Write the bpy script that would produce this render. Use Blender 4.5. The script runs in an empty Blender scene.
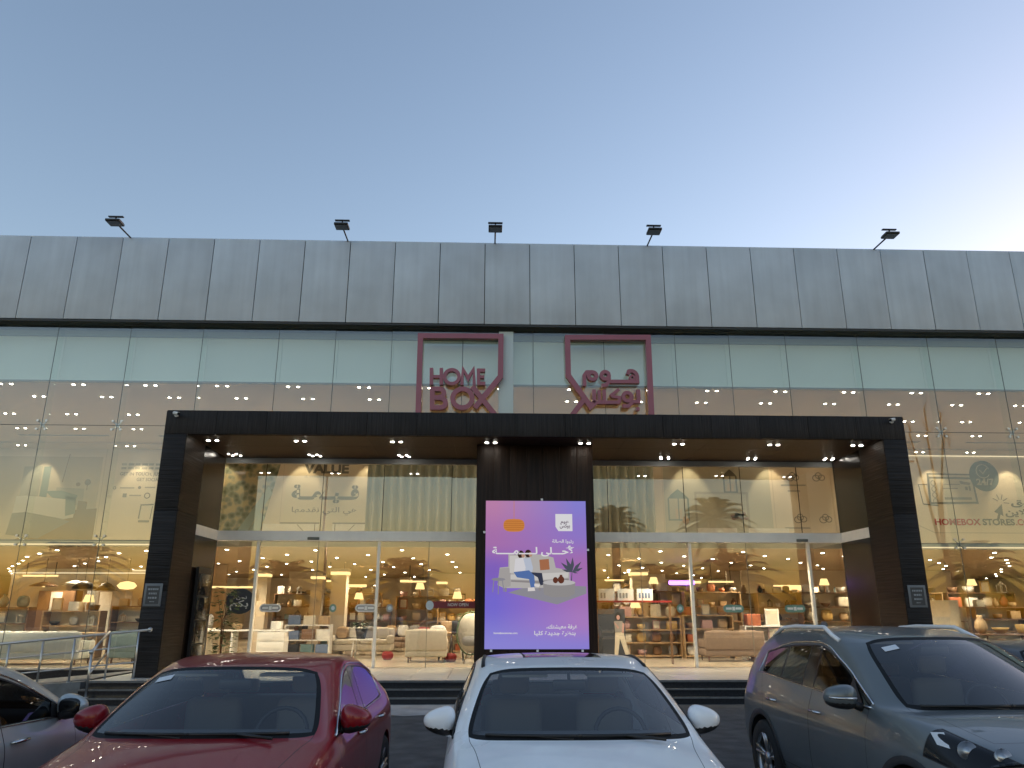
import bpy, bmesh, math, random
from mathutils import Vector, Matrix
R = math.radians
C = bpy.context.scene.collection
S = bpy.context.scene
rnd = random.Random(7)

# ------------------------------------------------------------------ camera, sky, sun, exposure
cam_d = bpy.data.cameras.new('camera')
cam_d.sensor_width = 36.0
cam_d.lens = 765.0 * 36.0 / 1024.0
cam_d.clip_start = 0.05
cam_d.clip_end = 3000.0
cam = bpy.data.objects.new('camera', cam_d)
C.objects.link(cam)
_p, _a, _r = R(16.51), R(-1.82), R(0.07)
_fw = Vector((-math.sin(_a) * math.cos(_p), math.cos(_a) * math.cos(_p), math.sin(_p)))
_rt = Vector((math.cos(_a), math.sin(_a), 0))
_up = _rt.cross(_fw)
_rt2 = _rt * math.cos(_r) + _up * math.sin(_r)
_up2 = -_rt * math.sin(_r) + _up * math.cos(_r)
cam.matrix_world = Matrix(((_rt2.x, _up2.x, -_fw.x, 0), (_rt2.y, _up2.y, -_fw.y, 0), (_rt2.z, _up2.z, -_fw.z, 1.76), (0, 0, 0, 1)))
S.camera = cam

SUN_EL, SUN_AZ = R(1.4), R(56.0)          # dusk: the sun is almost down, behind the building to the right
world = bpy.data.worlds.new('World')
S.world = world
world.use_nodes = True
wn = world.node_tree
bg = wn.nodes['Background']
sky = wn.nodes.new('ShaderNodeTexSky')
sky.sky_type = 'NISHITA'
sky.sun_disc = False
sky.sun_elevation = SUN_EL
sky.sun_rotation = SUN_AZ
sky.altitude = 600.0
sky.air_density = 1.0
sky.dust_density = 1.2
sky.ozone_density = 1.4
tint = wn.nodes.new('ShaderNodeMix')             # the air of this evening is a little less green than the model's
tint.data_type = 'RGBA'; tint.blend_type = 'MULTIPLY'; tint.inputs[0].default_value = 1.0
tint.inputs[7].default_value = (1.0, .945, 1.015, 1)
wn.links.new(sky.outputs[0], tint.inputs[6])
wn.links.new(tint.outputs[2], bg.inputs[0])
bg.inputs[1].default_value = 0.15
sun_d = bpy.data.lights.new('sun', 'SUN')
sun_d.energy = 0.25
sun_d.angle = R(0.6)
sun_d.color = (1.0, 0.72, 0.5)
sun = bpy.data.objects.new('sun', sun_d)
C.objects.link(sun)
_sd = Vector((math.sin(SUN_AZ) * math.cos(SUN_EL), math.cos(SUN_AZ) * math.cos(SUN_EL), math.sin(SUN_EL)))
sun.rotation_euler = (-_sd).to_track_quat('-Z', 'Y').to_euler()
S.view_settings.view_transform = 'Standard'
S.view_settings.look = 'None'
S.view_settings.exposure = 2.6
S.view_settings.gamma = 1.0
S.cycles.use_denoising = True
S.cycles.transparent_max_bounces = 32
S.cycles.max_bounces = 8
S.cycles.sample_clamp_indirect = 6.0
S.cycles.caustics_reflective = False
S.cycles.caustics_refractive = False
LAMP = 0.52                                # one factor for every lit lamp of the shop

# ------------------------------------------------------------------ helpers
def tag(o, label=None, cat=None, group=None, kind=None):
    if label: o['label'] = label
    if cat: o['category'] = cat
    if group: o['group'] = group
    if kind: o['kind'] = kind
    return o

def thing(name, label, cat, loc=(0, 0, 0), rz=0.0, group=None):
    o = bpy.data.objects.new(name, None)
    o.empty_display_size = 0.2
    C.objects.link(o)
    o.location = loc
    o.rotation_euler = (0, 0, rz)
    return tag(o, label, cat, group)

def link(name, me, parent=None, loc=None):
    o = bpy.data.objects.new(name, me)
    C.objects.link(o)
    if parent: o.parent = parent
    if loc: o.location = loc
    return o

def copy_tree(o, parent=None):
    c = o.copy()
    C.objects.link(c)
    c.parent = parent
    if parent: c.matrix_parent_inverse = o.matrix_parent_inverse
    for ch in o.children:
        copy_tree(ch, c)
    return c

class MB:
    def __init__(self):
        self.v, self.f, self.m, self.s = [], [], [], []
    def face(self, idx, m=0, s=False):
        self.f.append(idx); self.m.append(m); self.s.append(s)
    def add(self, verts):
        n = len(self.v); self.v += [tuple(p) for p in verts]; return n
    def box(self, x0, x1, y0, y1, z0, z1, m=0):
        n = self.add([(x0, y0, z0), (x1, y0, z0), (x1, y1, z0), (x0, y1, z0), (x0, y0, z1), (x1, y0, z1), (x1, y1, z1), (x0, y1, z1)])
        for q in ((0, 3, 2, 1), (4, 5, 6, 7), (0, 1, 5, 4), (1, 2, 6, 5), (2, 3, 7, 6), (3, 0, 4, 7)):
            self.face([n + k for k in q], m)
        return self
    def cbox(self, c, s, m=0):
        return self.box(c[0] - s[0] / 2, c[0] + s[0] / 2, c[1] - s[1] / 2, c[1] + s[1] / 2, c[2] - s[2] / 2, c[2] + s[2] / 2, m)
    def rbox(self, x0, x1, y0, y1, z0, z1, b, m=0):            # box with rounded (chamfered twice) edges
        rows = []
        for (ins, z) in ((b, z0), (b * .29, z0 + b * .29), (0, z0 + b), (0, z1 - b), (b * .29, z1 - b * .29), (b, z1)):
            ring = []
            for (cx, cy, a0) in ((x1, y1, 0), (x0, y1, 90), (x0, y0, 180), (x1, y0, 270)):
                sx = 1 if cx == x1 else -1; sy = 1 if cy == y1 else -1
                for a in (0, 45, 90):
                    ca, sa = math.cos(R(a0 + a)), math.sin(R(a0 + a))
                    ring.append((cx - sx * b + ca * (b - ins * .999), cy - sy * b + sa * (b - ins * .999), z))
            rows.append(self.add(ring))
        for i in range(5):
            for k in range(12):
                self.face([rows[i] + k, rows[i] + (k + 1) % 12, rows[i + 1] + (k + 1) % 12, rows[i + 1] + k], m, True)
        self.face([rows[0] + k for k in range(11, -1, -1)], m)
        self.face([rows[5] + k for k in range(12)], m)
        return self
    def tube(self, pts, r, n=8, m=0, caps=True):
        pts = [Vector(p) for p in pts]
        rs = r if isinstance(r, (list, tuple)) else [r] * len(pts)
        rings = []
        ref = None
        for i, p in enumerate(pts):
            d = (pts[min(i + 1, len(pts) - 1)] - pts[max(i - 1, 0)]).normalized()
            if ref is None:
                ref = Vector((0, 0, 1)) if abs(d.z) < .9 else Vector((1, 0, 0))
            a = d.cross(ref).normalized(); b = a.cross(d).normalized()
            ref = b
            rings.append(self.add([p + (a * math.cos(2 * math.pi * k / n) + b * math.sin(2 * math.pi * k / n)) * rs[i] for k in range(n)]))
        for i in range(len(pts) - 1):
            for k in range(n):
                self.face([rings[i] + k, rings[i] + (k + 1) % n, rings[i + 1] + (k + 1) % n, rings[i + 1] + k], m, True)
        if caps:
            self.face([rings[0] + k for k in range(n - 1, -1, -1)], m)
            self.face([rings[-1] + k for k in range(n)], m)
        return self
    def lathe(self, prof, c=(0, 0, 0), n=16, m=0, axis='z', caps=True):
        rings = []
        for (r, h) in prof:
            ring = []
            for k in range(n):
                a = 2 * math.pi * k / n
                u, w = r * math.cos(a), r * math.sin(a)
                q = (u, w, h) if axis == 'z' else (h, u, w) if axis == 'x' else (w, h, u)
                ring.append((c[0] + q[0], c[1] + q[1], c[2] + q[2]))
            rings.append(self.add(ring))
        for i in range(len(prof) - 1):
            for k in range(n):
                self.face([rings[i] + k, rings[i] + (k + 1) % n, rings[i + 1] + (k + 1) % n, rings[i + 1] + k], m, True)
        if not caps: return self
        if prof[0][0] > 1e-4: self.face([rings[0] + k for k in range(n - 1, -1, -1)], m)
        if prof[-1][0] > 1e-4: self.face([rings[-1] + k for k in range(n)], m)
        return self
    def prism(self, poly, y0, y1, m=0):                        # a polygon in x,z pushed from y0 (front) to y1
        n = len(poly)
        a = self.add([(p[0], y0, p[1]) for p in poly]); b = self.add([(p[0], y1, p[1]) for p in poly])
        area = sum(poly[i][0] * poly[(i + 1) % n][1] - poly[(i + 1) % n][0] * poly[i][1] for i in range(n))
        f = list(range(n)) if area > 0 else list(range(n - 1, -1, -1))
        self.face([a + k for k in f], m); self.face([b + k for k in reversed(f)], m)
        for i in range(n):
            j = (i + 1) % n
            self.face([a + f[j], a + f[i], b + f[i], b + f[j]], m)
        return self
    def ribbon(self, pts, w, y0, y1, closed=False, m=0):       # a stroke of width w in x,z, pushed from y0 to y1
        P = [Vector((p[0], p[1])) for p in pts]; n = len(P)
        Lf, Rt = [], []
        for i in range(n):
            if closed: a, b = P[i - 1], P[(i + 1) % n]
            else: a, b = P[max(i - 1, 0)], P[min(i + 1, n - 1)]
            d1 = (P[i] - a).normalized() if (P[i] - a).length > 1e-6 else (b - P[i]).normalized()
            d2 = (b - P[i]).normalized() if (b - P[i]).length > 1e-6 else d1
            n1 = Vector((-d1.y, d1.x)); n2 = Vector((-d2.y, d2.x))
            mt = (n1 + n2)
            mt = mt.normalized() if mt.length > 1e-3 else n1
            k = min(1.0 / max(mt.dot(n1), .35), 2.2) * w / 2
            Lf.append(P[i] + mt * k); Rt.append(P[i] - mt * k)
        ids = []
        for q in (Lf, Rt):
            for y in (y0, y1):
                ids.append(self.add([(p.x, y, p.y) for p in q]))
        l0, l1, r0, r1 = ids
        for i in range(n if closed else n - 1):
            j = (i + 1) % n
            self.face([r0 + i, r0 + j, l0 + j, l0 + i], m); self.face([l1 + i, l1 + j, r1 + j, r1 + i], m)
            self.face([l0 + i, l0 + j, l1 + j, l1 + i], m); self.face([r0 + j, r0 + i, r1 + i, r1 + j], m)
        if not closed:
            self.face([r0, l0, l1, r1], m); e = n - 1
            self.face([l0 + e, r0 + e, r1 + e, l1 + e], m)
        return self
    def ellipsoid(self, c, r, nu=12, nv=8, m=0, e=1.0):
        rings = []
        sg = lambda t: math.copysign(abs(t) ** e, t)
        for i in range(nv + 1):
            ph = -math.pi / 2 + math.pi * i / nv
            rings.append(self.add([(c[0] + r[0] * sg(math.cos(ph)) * sg(math.cos(2 * math.pi * k / nu)), c[1] + r[1] * sg(math.cos(ph)) * sg(math.sin(2 * math.pi * k / nu)), c[2] + r[2] * sg(math.sin(ph))) for k in range(nu)]))
        for i in range(nv):
            for k in range(nu):
                self.face([rings[i] + k, rings[i] + (k + 1) % nu, rings[i + 1] + (k + 1) % nu, rings[i + 1] + k], m, True)
        return self
    def mesh(self, name, mats):
        me = bpy.data.meshes.new(name)
        me.from_pydata(self.v, [], self.f)
        for mt in (mats if isinstance(mats, (list, tuple)) else [mats]): me.materials.append(mt)
        me.polygons.foreach_set('material_index', self.m)
        me.polygons.foreach_set('use_smooth', self.s)
        me.update()
        return me
    def build(self, name, mats, parent=None, loc=None):
        return link(name, self.mesh(name, mats), parent, loc)

def arc(cx, cz, rx, rz, a0, a1, n=14):
    return [(cx + rx * math.cos(R(a0 + (a1 - a0) * i / n)), cz + rz * math.sin(R(a0 + (a1 - a0) * i / n))) for i in range(n + 1)]

# ------------------------------------------------------------------ materials
def pmat(name, col, rough=.5, metal=0.0, coat=0.0, spec=.5, emit=None, est=0.0, var=0.0, vscale=6.0, bump=0.0, bscale=40.0, rvar=0.0, objvar=0.0):
    m = bpy.data.materials.new(name); m.use_nodes = True
    nt = m.node_tree; b = nt.nodes['Principled BSDF']
    b.inputs['Base Color'].default_value = (*col, 1); b.inputs['Roughness'].default_value = rough
    b.inputs['Metallic'].default_value = metal; b.inputs['Coat Weight'].default_value = coat
    b.inputs['Coat Roughness'].default_value = .04
    b.inputs['Specular IOR Level'].default_value = spec
    if emit:
        b.inputs['Emission Color'].default_value = (*emit, 1); b.inputs['Emission Strength'].default_value = est
    tc = nt.nodes.new('ShaderNodeTexCoord')
    if var or rvar:
        no = nt.nodes.new('ShaderNodeTexNoise'); no.inputs['Scale'].default_value = vscale; no.inputs['Detail'].default_value = 5
        nt.links.new(tc.outputs['Object'], no.inputs['Vector'])
        mr = nt.nodes.new('ShaderNodeMapRange'); mr.inputs[1].default_value = .3; mr.inputs[2].default_value = .7
        mr.inputs[3].default_value = 1 - var; mr.inputs[4].default_value = 1 + var
        nt.links.new(no.outputs['Fac'], mr.inputs[0])
        hv = nt.nodes.new('ShaderNodeHueSaturation'); hv.inputs['Color'].default_value = (*col, 1)
        last = mr.outputs[0]
        if objvar:
            oi = nt.nodes.new('ShaderNodeObjectInfo'); m2 = nt.nodes.new('ShaderNodeMapRange')
            m2.inputs[3].default_value = 1 - objvar; m2.inputs[4].default_value = 1 + objvar
            nt.links.new(oi.outputs['Random'], m2.inputs[0])
            mu = nt.nodes.new('ShaderNodeMath'); mu.operation = 'MULTIPLY'
            nt.links.new(last, mu.inputs[0]); nt.links.new(m2.outputs[0], mu.inputs[1]); last = mu.outputs[0]
        nt.links.new(last, hv.inputs['Value']); nt.links.new(hv.outputs[0], b.inputs['Base Color'])
        if rvar:
            m3 = nt.nodes.new('ShaderNodeMapRange'); m3.inputs[3].default_value = max(rough - rvar, .02); m3.inputs[4].default_value = rough + rvar
            nt.links.new(no.outputs['Fac'], m3.inputs[0]); nt.links.new(m3.outputs[0], b.inputs['Roughness'])
    if bump:
        n2 = nt.nodes.new('ShaderNodeTexNoise'); n2.inputs['Scale'].default_value = bscale; n2.inputs['Detail'].default_value = 6
        nt.links.new(tc.outputs['Object'], n2.inputs['Vector'])
        bp = nt.nodes.new('ShaderNodeBump'); bp.inputs['Strength'].default_value = bump; bp.inputs['Distance'].default_value = .02
        nt.links.new(n2.outputs['Fac'], bp.inputs['Height']); nt.links.new(bp.outputs[0], b.inputs['Normal'])
    return m

def emat(name, col, st):
    m = bpy.data.materials.new(name); m.use_nodes = True
    nt = m.node_tree; nt.nodes.remove(nt.nodes['Principled BSDF'])
    e = nt.nodes.new('ShaderNodeEmission'); e.inputs[0].default_value = (*col, 1); e.inputs[1].default_value = st
    nt.links.new(e.outputs[0], nt.nodes['Material Output'].inputs[0])
    return m

def glass_mat(name, tint, refl=.045, rough=0.0, wav=0.0):
    m = bpy.data.materials.new(name); m.use_nodes = True
    nt = m.node_tree; nt.nodes.remove(nt.nodes['Principled BSDF'])
    tr = nt.nodes.new('ShaderNodeBsdfTransparent'); tr.inputs[0].default_value = (*tint, 1)
    gl = nt.nodes.new('ShaderNodeBsdfGlossy'); gl.inputs['Roughness'].default_value = rough; gl.inputs['Color'].default_value = (1, 1, 1, 1)
    lw = nt.nodes.new('ShaderNodeLayerWeight'); lw.inputs['Blend'].default_value = .5
    pw = nt.nodes.new('ShaderNodeMath'); pw.operation = 'POWER'; pw.inputs[1].default_value = 5
    nt.links.new(lw.outputs['Facing'], pw.inputs[0])
    ma = nt.nodes.new('ShaderNodeMath'); ma.operation = 'MULTIPLY_ADD'; ma.inputs[1].default_value = 1 - refl; ma.inputs[2].default_value = refl
    nt.links.new(pw.outputs[0], ma.inputs[0])
    mx = nt.nodes.new('ShaderNodeMixShader')
    nt.links.new(ma.outputs[0], mx.inputs[0]); nt.links.new(tr.outputs[0], mx.inputs[1]); nt.links.new(gl.outputs[0], mx.inputs[2])
    nt.links.new(mx.outputs[0], nt.nodes['Material Output'].inputs[0])
    if wav:
        tc = nt.nodes.new('ShaderNodeTexCoord')
        no = nt.nodes.new('ShaderNodeTexNoise'); no.inputs['Scale'].default_value = .55; no.inputs['Detail'].default_value = 1
        bp = nt.nodes.new('ShaderNodeBump'); bp.inputs['Strength'].default_value = wav; bp.inputs['Distance'].default_value = .01
        nt.links.new(tc.outputs['Object'], no.inputs['Vector']); nt.links.new(no.outputs['Fac'], bp.inputs['Height']); nt.links.new(bp.outputs[0], gl.inputs['Normal'])
    return m

def streak_mat(name, col, rough, metal, axis_scale, var, bump, bdist, objvar=.05, blot=.1):
    """panel finish with streaks along one axis: noise stretched by axis_scale."""
    m = pmat(name, col, rough, metal)
    nt = m.node_tree; b = nt.nodes['Principled BSDF']
    tc = [n for n in nt.nodes if n.type == 'TEX_COORD'][0]
    oi = nt.nodes.new('ShaderNodeObjectInfo')
    ad = nt.nodes.new('ShaderNodeVectorMath'); ad.operation = 'ADD'
    sc = nt.nodes.new('ShaderNodeVectorMath'); sc.operation = 'SCALE'; sc.inputs[3].default_value = 37.0
    cb = nt.nodes.new('ShaderNodeCombineXYZ')
    for k in range(3): nt.links.new(oi.outputs['Random'], cb.inputs[k])
    nt.links.new(cb.outputs[0], sc.inputs[0])
    nt.links.new(tc.outputs['Object'], ad.inputs[0]); nt.links.new(sc.outputs[0], ad.inputs[1])
    mp = nt.nodes.new('ShaderNodeMapping'); mp.inputs['Scale'].default_value = axis_scale
    nt.links.new(ad.outputs[0], mp.inputs['Vector'])
    no = nt.nodes.new('ShaderNodeTexNoise'); no.inputs['Scale'].default_value = 1; no.inputs['Detail'].default_value = 6
    nt.links.new(mp.outputs[0], no.inputs['Vector'])
    n2 = nt.nodes.new('ShaderNodeTexNoise'); n2.inputs['Scale'].default_value = .9; n2.inputs['Detail'].default_value = 3
    nt.links.new(ad.outputs[0], n2.inputs['Vector'])
    m1 = nt.nodes.new('ShaderNodeMapRange'); m1.inputs[1].default_value = .3; m1.inputs[2].default_value = .7; m1.inputs[3].default_value = 1 - var; m1.inputs[4].default_value = 1 + var
    m2 = nt.nodes.new('ShaderNodeMapRange'); m2.inputs[1].default_value = .3; m2.inputs[2].default_value = .7; m2.inputs[3].default_value = 1 - blot; m2.inputs[4].default_value = 1 + blot
    m3 = nt.nodes.new('ShaderNodeMapRange'); m3.inputs[3].default_value = 1 - objvar; m3.inputs[4].default_value = 1 + objvar
    nt.links.new(no.outputs['Fac'], m1.inputs[0]); nt.links.new(n2.outputs['Fac'], m2.inputs[0]); nt.links.new(oi.outputs['Random'], m3.inputs[0])
    u = nt.nodes.new('ShaderNodeMath'); u.operation = 'MULTIPLY'; w = nt.nodes.new('ShaderNodeMath'); w.operation = 'MULTIPLY'
    nt.links.new(m1.outputs[0], u.inputs[0]); nt.links.new(m2.outputs[0], u.inputs[1])
    nt.links.new(u.outputs[0], w.inputs[0]); nt.links.new(m3.outputs[0], w.inputs[1])
    hv = nt.nodes.new('ShaderNodeHueSaturation'); hv.inputs['Color'].default_value = (*col, 1)
    nt.links.new(w.outputs[0], hv.inputs['Value']); nt.links.new(hv.outputs[0], b.inputs['Base Color'])
    if bump:
        bp = nt.nodes.new('ShaderNodeBump'); bp.inputs['Strength'].default_value = bump; bp.inputs['Distance'].default_value = bdist
        nt.links.new(no.outputs['Fac'], bp.inputs['Height']); nt.links.new(bp.outputs[0], b.inputs['Normal'])
    return m

M = {}
M['asphalt'] = pmat('asphalt', (.085, .083, .080), .85, var=.35, vscale=3.0, bump=.5, bscale=220)
M['concrete'] = pmat('concrete', (.42, .40, .375), .85, var=.25, vscale=2.5, bump=.3, bscale=60)
M['kerb'] = pmat('kerb_stone', (.16, .165, .165), .7, var=.25, vscale=6, bump=.2, bscale=80)
M['granite'] = pmat('dark_granite', (.018, .021, .026), .18, var=.3, vscale=30, rvar=.1)
M['nosing'] = pmat('step_nosing', (.13, .135, .14), .4, var=.25, vscale=8)
M['marble'] = pmat('cream_marble', (.80, .75, .66), .25, var=.08, vscale=1.4, objvar=.04)
M['fascia'] = streak_mat('grey_composite_panel', (.585, .645, .69), .45, .03, (5, 5, .3), .06, 0.0, 0, .05, .09)
M['joint'] = pmat('dark_joint', (.012, .013, .014), .7)
M['soffit'] = pmat('black_soffit', (.045, .05, .053), .6)
M['spandrel'] = pmat('pale_green_spandrel', (.88, .95, .86), .5, var=.03, vscale=.6, objvar=.03)
M['beam'] = streak_mat('dark_ribbed_cladding', (.023, .020, .020), .55, .0, (60, 60, 1.2), .45, .8, .02, .1, .2)
M['leg'] = streak_mat('dark_slatted_cladding', (.020, .018, .0185), .55, .0, (1.0, 1.0, 26), .45, .9, .02, .08, .2)
M['wood'] = streak_mat('dark_wood_lining', (.021, .0115, .0075), .5, .0, (22, 22, .9), .5, .7, .015, .08, .2)
M['woodh'] = streak_mat('dark_wood_slats', (.017, .010, .0065), .5, .0, (.9, .9, 22), .5, .6, .02, .08, .2)
for k in ('beam', 'leg', 'wood', 'woodh'): M[k].node_tree.nodes['Principled BSDF'].inputs['Specular IOR Level'].default_value = .22
M['pane'] = glass_mat('clear_green_glass', (.95, .98, .965), .085, 0, .012)
M['doorglass'] = glass_mat('clear_door_glass', (.96, .98, .965), .085, 0, .012)
M['steel'] = pmat('brushed_steel', (.55, .55, .54), .3, .9, var=.06, vscale=12)
M['alu'] = pmat('pale_aluminium', (.86, .85, .83), .4, .15, var=.05, vscale=3)
M['post'] = pmat('cream_door_post', (.93, .89, .80), .35, .1)
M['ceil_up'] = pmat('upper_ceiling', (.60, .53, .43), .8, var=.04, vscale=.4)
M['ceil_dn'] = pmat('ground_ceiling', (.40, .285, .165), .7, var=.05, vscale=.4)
M['cream'] = pmat('cream_wall', (.68, .60, .47), .75, var=.05, vscale=.6)
M['mural'] = pmat('mural_wall', (.72, .66, .56), .75, var=.05, vscale=.35)
M['floor_in'] = pmat('shop_floor_tile', (.46, .385, .28), .22, var=.08, vscale=1.2)
M['white'] = pmat('white_paint', (.78, .78, .76), .5, var=.03)
M['print_grey'] = pmat('grey_print', (.15, .16, .155), .7)
M['print_mid'] = pmat('mid_grey_print', (.24, .245, .235), .7)
M['print_pale'] = pmat('pale_print', (.62, .63, .60), .7)
M['print_red'] = pmat('red_print', (.42, .055, .06), .7)
M['maroon'] = pmat('maroon_sign_face', (.36, .10, .14), .36, var=.06, vscale=2, coat=.15)
M['black'] = pmat('black_plastic', (.014, .014, .015), .45)
M['sidegloss'] = pmat('dark_brown_gloss', (.016, .010, .007), .22, spec=.3)
M['blackgloss'] = pmat('black_gloss', (.010, .010, .011), .08)
M['lampwhite'] = emat('downlight_glow', (1.0, .90, .74), 16.0 * LAMP)
M['soffitlamp'] = emat('soffit_lamp_glow', (1.0, .93, .82), 16.0 * LAMP)
M['ledline'] = emat('led_strip_glow', (1.0, .76, .46), .34 * LAMP)
M['warmglow'] = emat('warm_lamp_glow', (1.0, .64, .27), .62 * LAMP)
M['purpleglow'] = emat('purple_led_glow', (.33, .12, 1.0), 2.4 * LAMP)

# ------------------------------------------------------------------ lettering
AJ = {'ا': 'ﺍﺎ', 'ل': 'ﻝﻞﻟﻠ', 'أ': 'ﺃﺄ', 'ح': 'ﺡﺢﺣﺤ', 'ى': 'ﻯﻰ', 'م': 'ﻡﻢﻣﻤ', 'ة': 'ﺓﺔ', 'ق': 'ﻕﻖﻗﻘ', 'ي': 'ﻱﻲﻳﻴ', 'ه': 'ﻩﻪﻫﻬ', 'ت': 'ﺕﺖﺗﺘ', 'ن': 'ﻥﻦﻧﻨ', 'د': 'ﺩﺪ', 'و': 'ﻭﻮ', 'ب': 'ﺏﺐﺑﺒ', 'ك': 'ﻙﻚﻛﻜ', 'س': 'ﺱﺲﺳﺴ', 'غ': 'ﻍﻎﻏﻐ', 'ر': 'ﺭﺮ', 'ف': 'ﻑﻒﻓﻔ', 'ع': 'ﻉﻊﻋﻌ', 'ش': 'ﺵﺶﺷﺸ', 'ظ': 'ﻅﻆﻇﻈ', 'ج': 'ﺝﺞﺟﺠ', 'ص': 'ﺹﺺﺻﺼ', 'ط': 'ﻁﻂﻃﻄ', 'ـ': 'ـــ' + 'ـ'}
def arabic(s):
    s = s.replace('لأ', '\uFEF7').replace('لا', '\uFEFB')
    out = ''
    for i, c in enumerate(s):
        if c not in AJ: out += c; continue
        f = AJ[c]; p = s[i - 1] if i else ' '; n = s[i + 1] if i + 1 < len(s) else ' '
        pj = p in AJ and len(AJ[p]) == 4
        nj = (n in AJ or n in '\uFEFB\uFEF7') and len(f) == 4
        k = 1 if pj and not nj else 3 if pj and nj else 2 if nj else 0
        out += f[k] if len(f) == 4 else f[1 if pj else 0]
    return out[::-1]

def lettering(name, body, mat, cx, y, z, height, parent=None, width=None, bold=0.0, depth=.004):
    """flat letters facing -y, centred at cx, base line at z; islands are stepped by fractions of a millimetre."""
    cu = bpy.data.curves.new(name, 'FONT'); cu.body = body; cu.size = 1; cu.align_x = 'CENTER'; cu.offset = bold; cu.resolution_u = 4
    to = bpy.data.objects.new('tmp', cu); C.objects.link(to)
    dg = bpy.context.evaluated_depsgraph_get()
    src = bpy.data.meshes.new_from_object(to.evaluated_get(dg))
    bpy.data.objects.remove(to); bpy.data.curves.remove(cu)
    bm = bmesh.new(); bm.from_mesh(src); bpy.data.meshes.remove(src)
    bmesh.ops.remove_doubles(bm, verts=bm.verts, dist=1e-5)
    xs = [v.co.x for v in bm.verts]
    if not xs: bm.free(); return None
    w = max(xs) - min(xs); mid = (max(xs) + min(xs)) / 2
    sz = height / .72
    sx = sz if not width else width / w
    seen = set(); k = 0
    for v in bm.verts:
        if v in seen: continue
        st = [v]; seen.add(v); isl = []
        while st:
            a = st.pop(); isl.append(a)
            for e in a.link_edges:
                b = e.other_vert(a)
                if b not in seen: seen.add(b); st.append(b)
        for a in isl:
            a.co = Vector((cx + (a.co.x - mid) * sx, y - depth - .0004 * (k % 5), z + a.co.y * sz))
        k += 1
    me = bpy.data.meshes.new(name); bm.to_mesh(me); bm.free()
    me.materials.append(mat)
    return link(name, me, parent)

# ------------------------------------------------------------------ ground, steps, ramp
GY = 20.3                                   # glass line
g = MB()
n = g.add([(-400, -400, 0), (400, -400, 0), (400, 600, 0), (-400, 600, 0)]); g.face([n, n + 1, n + 2, n + 3])
tag(g.build('ground', M['asphalt']), 'dark worn asphalt of the parking lot', kind='structure')
ap = MB()
out = [(-3.7, 15.5), (-3.0, 14.7), (-2.2, 14.85), (-1.4, 14.4), (-.7, 14.7), (-.2, 15.3), (0.2, 16.1), (-3.8, 16.1)]
n = ap.add([(x, y, .006) for x, y in out]); ap.face(list(range(n, n + len(out))))
tag(ap.build('pavement_patch', M['concrete']), kind='structure')
bay = pmat('faded_bay_paint', (.42, .42, .40), .8, var=.4, vscale=9)
for x in (-5.85, -3.15, -.55, 2.15, 5.0, 7.75):
    b = MB(); b.box(x - .05, x + .05, 3.6, 9.2, .0, .004)
    tag(b.build('bay_line', bay), kind='structure')
road = MB(); n = road.add([(-400, -26, .004), (400, -26, .004), (400, -14, .004), (-400, -14, .004)]); road.face([n, n + 1, n + 2, n + 3])
tag(road.build('road', M['asphalt']), kind='structure')
kb = MB(); kb.box(-200, 200, -13.6, -11.2, 0, .14); kb.box(-200, 200, -30, -26.2, 0, .14)
tag(kb.build('pavement', M['concrete']), kind='structure')

X0, X1 = -8.0, 12.6                         # stair run
for i, (y, z) in enumerate(((16.10, .133), (16.38, .266))):
    b = MB(); b.box(X0, X1, y, 16.66, z - .133 + (0 if i == 0 else .0), z - .03); b.box(X0, X1, y + .022, 16.66, z - .03, z); b.box(X0, X1, y - .012, y + .022, z - .03, z + .001, 1)
    tag(b.build('step', [M['granite'], M['nosing']]), kind='structure')
pf = MB(); pf.box(X0, X1, 16.66, GY - .14, 0, .362); pf.box(X0, X1, 16.648, 16.72, .362, .40, 1)
plat = tag(pf.build('platform', [M['granite'], M['nosing']]), kind='structure')
tw = 0.8
tile = MB().rbox(.004, tw - .004, .004, 1.136, 0, .036, .004).mesh('paving_tile', M['marble'])
x = X0
for i in range(26):
    for j in range(3):
        link('paving_tile', tile, plat, (X0 + i * tw, 16.725 + j * 1.14, .3625 + rnd.uniform(-.001, .001)))
# ramp going down to the left of the steps, its front kerb, and the dark plinth under the left glass
rp = MB()
n = rp.add([(-8.2, 17.3, .39), (-12.6, 17.3, .0), (-12.6, GY - .2, .0), (-8.2, GY - .2, .39), (-8.2, 17.3, 0), (-8.2, GY - .2, 0)])
rp.face([n, n + 3, n + 2, n + 1]); rp.face([n, n + 1, n + 4]); rp.face([n + 3, n + 5, n + 2])
tag(rp.build('ramp', M['kerb']), kind='structure')
rk = MB()
n = rk.add([(-8.25, 16.95, 0), (-12.8, 16.95, 0), (-12.8, 16.95, .07), (-8.25, 16.95, .36), (-8.25, 17.28, 0), (-12.8, 17.28, 0), (-12.8, 17.28, .07), (-8.25, 17.28, .36)])
for q in ((0, 3, 2, 1), (4, 5, 6, 7), (3, 7, 6, 2), (0, 4, 7, 3), (1, 2, 6, 5)): rk.face([n + k for k in q])
tag(rk.build('kerb', M['kerb']), 'sloping stone kerb along the front of the ramp', kind='structure')

# ------------------------------------------------------------------ the shop building
B = thing('store_building', 'wide glass fronted home store under a grey panelled fascia', 'building', (0, 0, 0))
SX0, SX1 = -24.5, 27.0
PX0, PX1 = -7.43, 9.87                      # entrance portal
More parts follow.
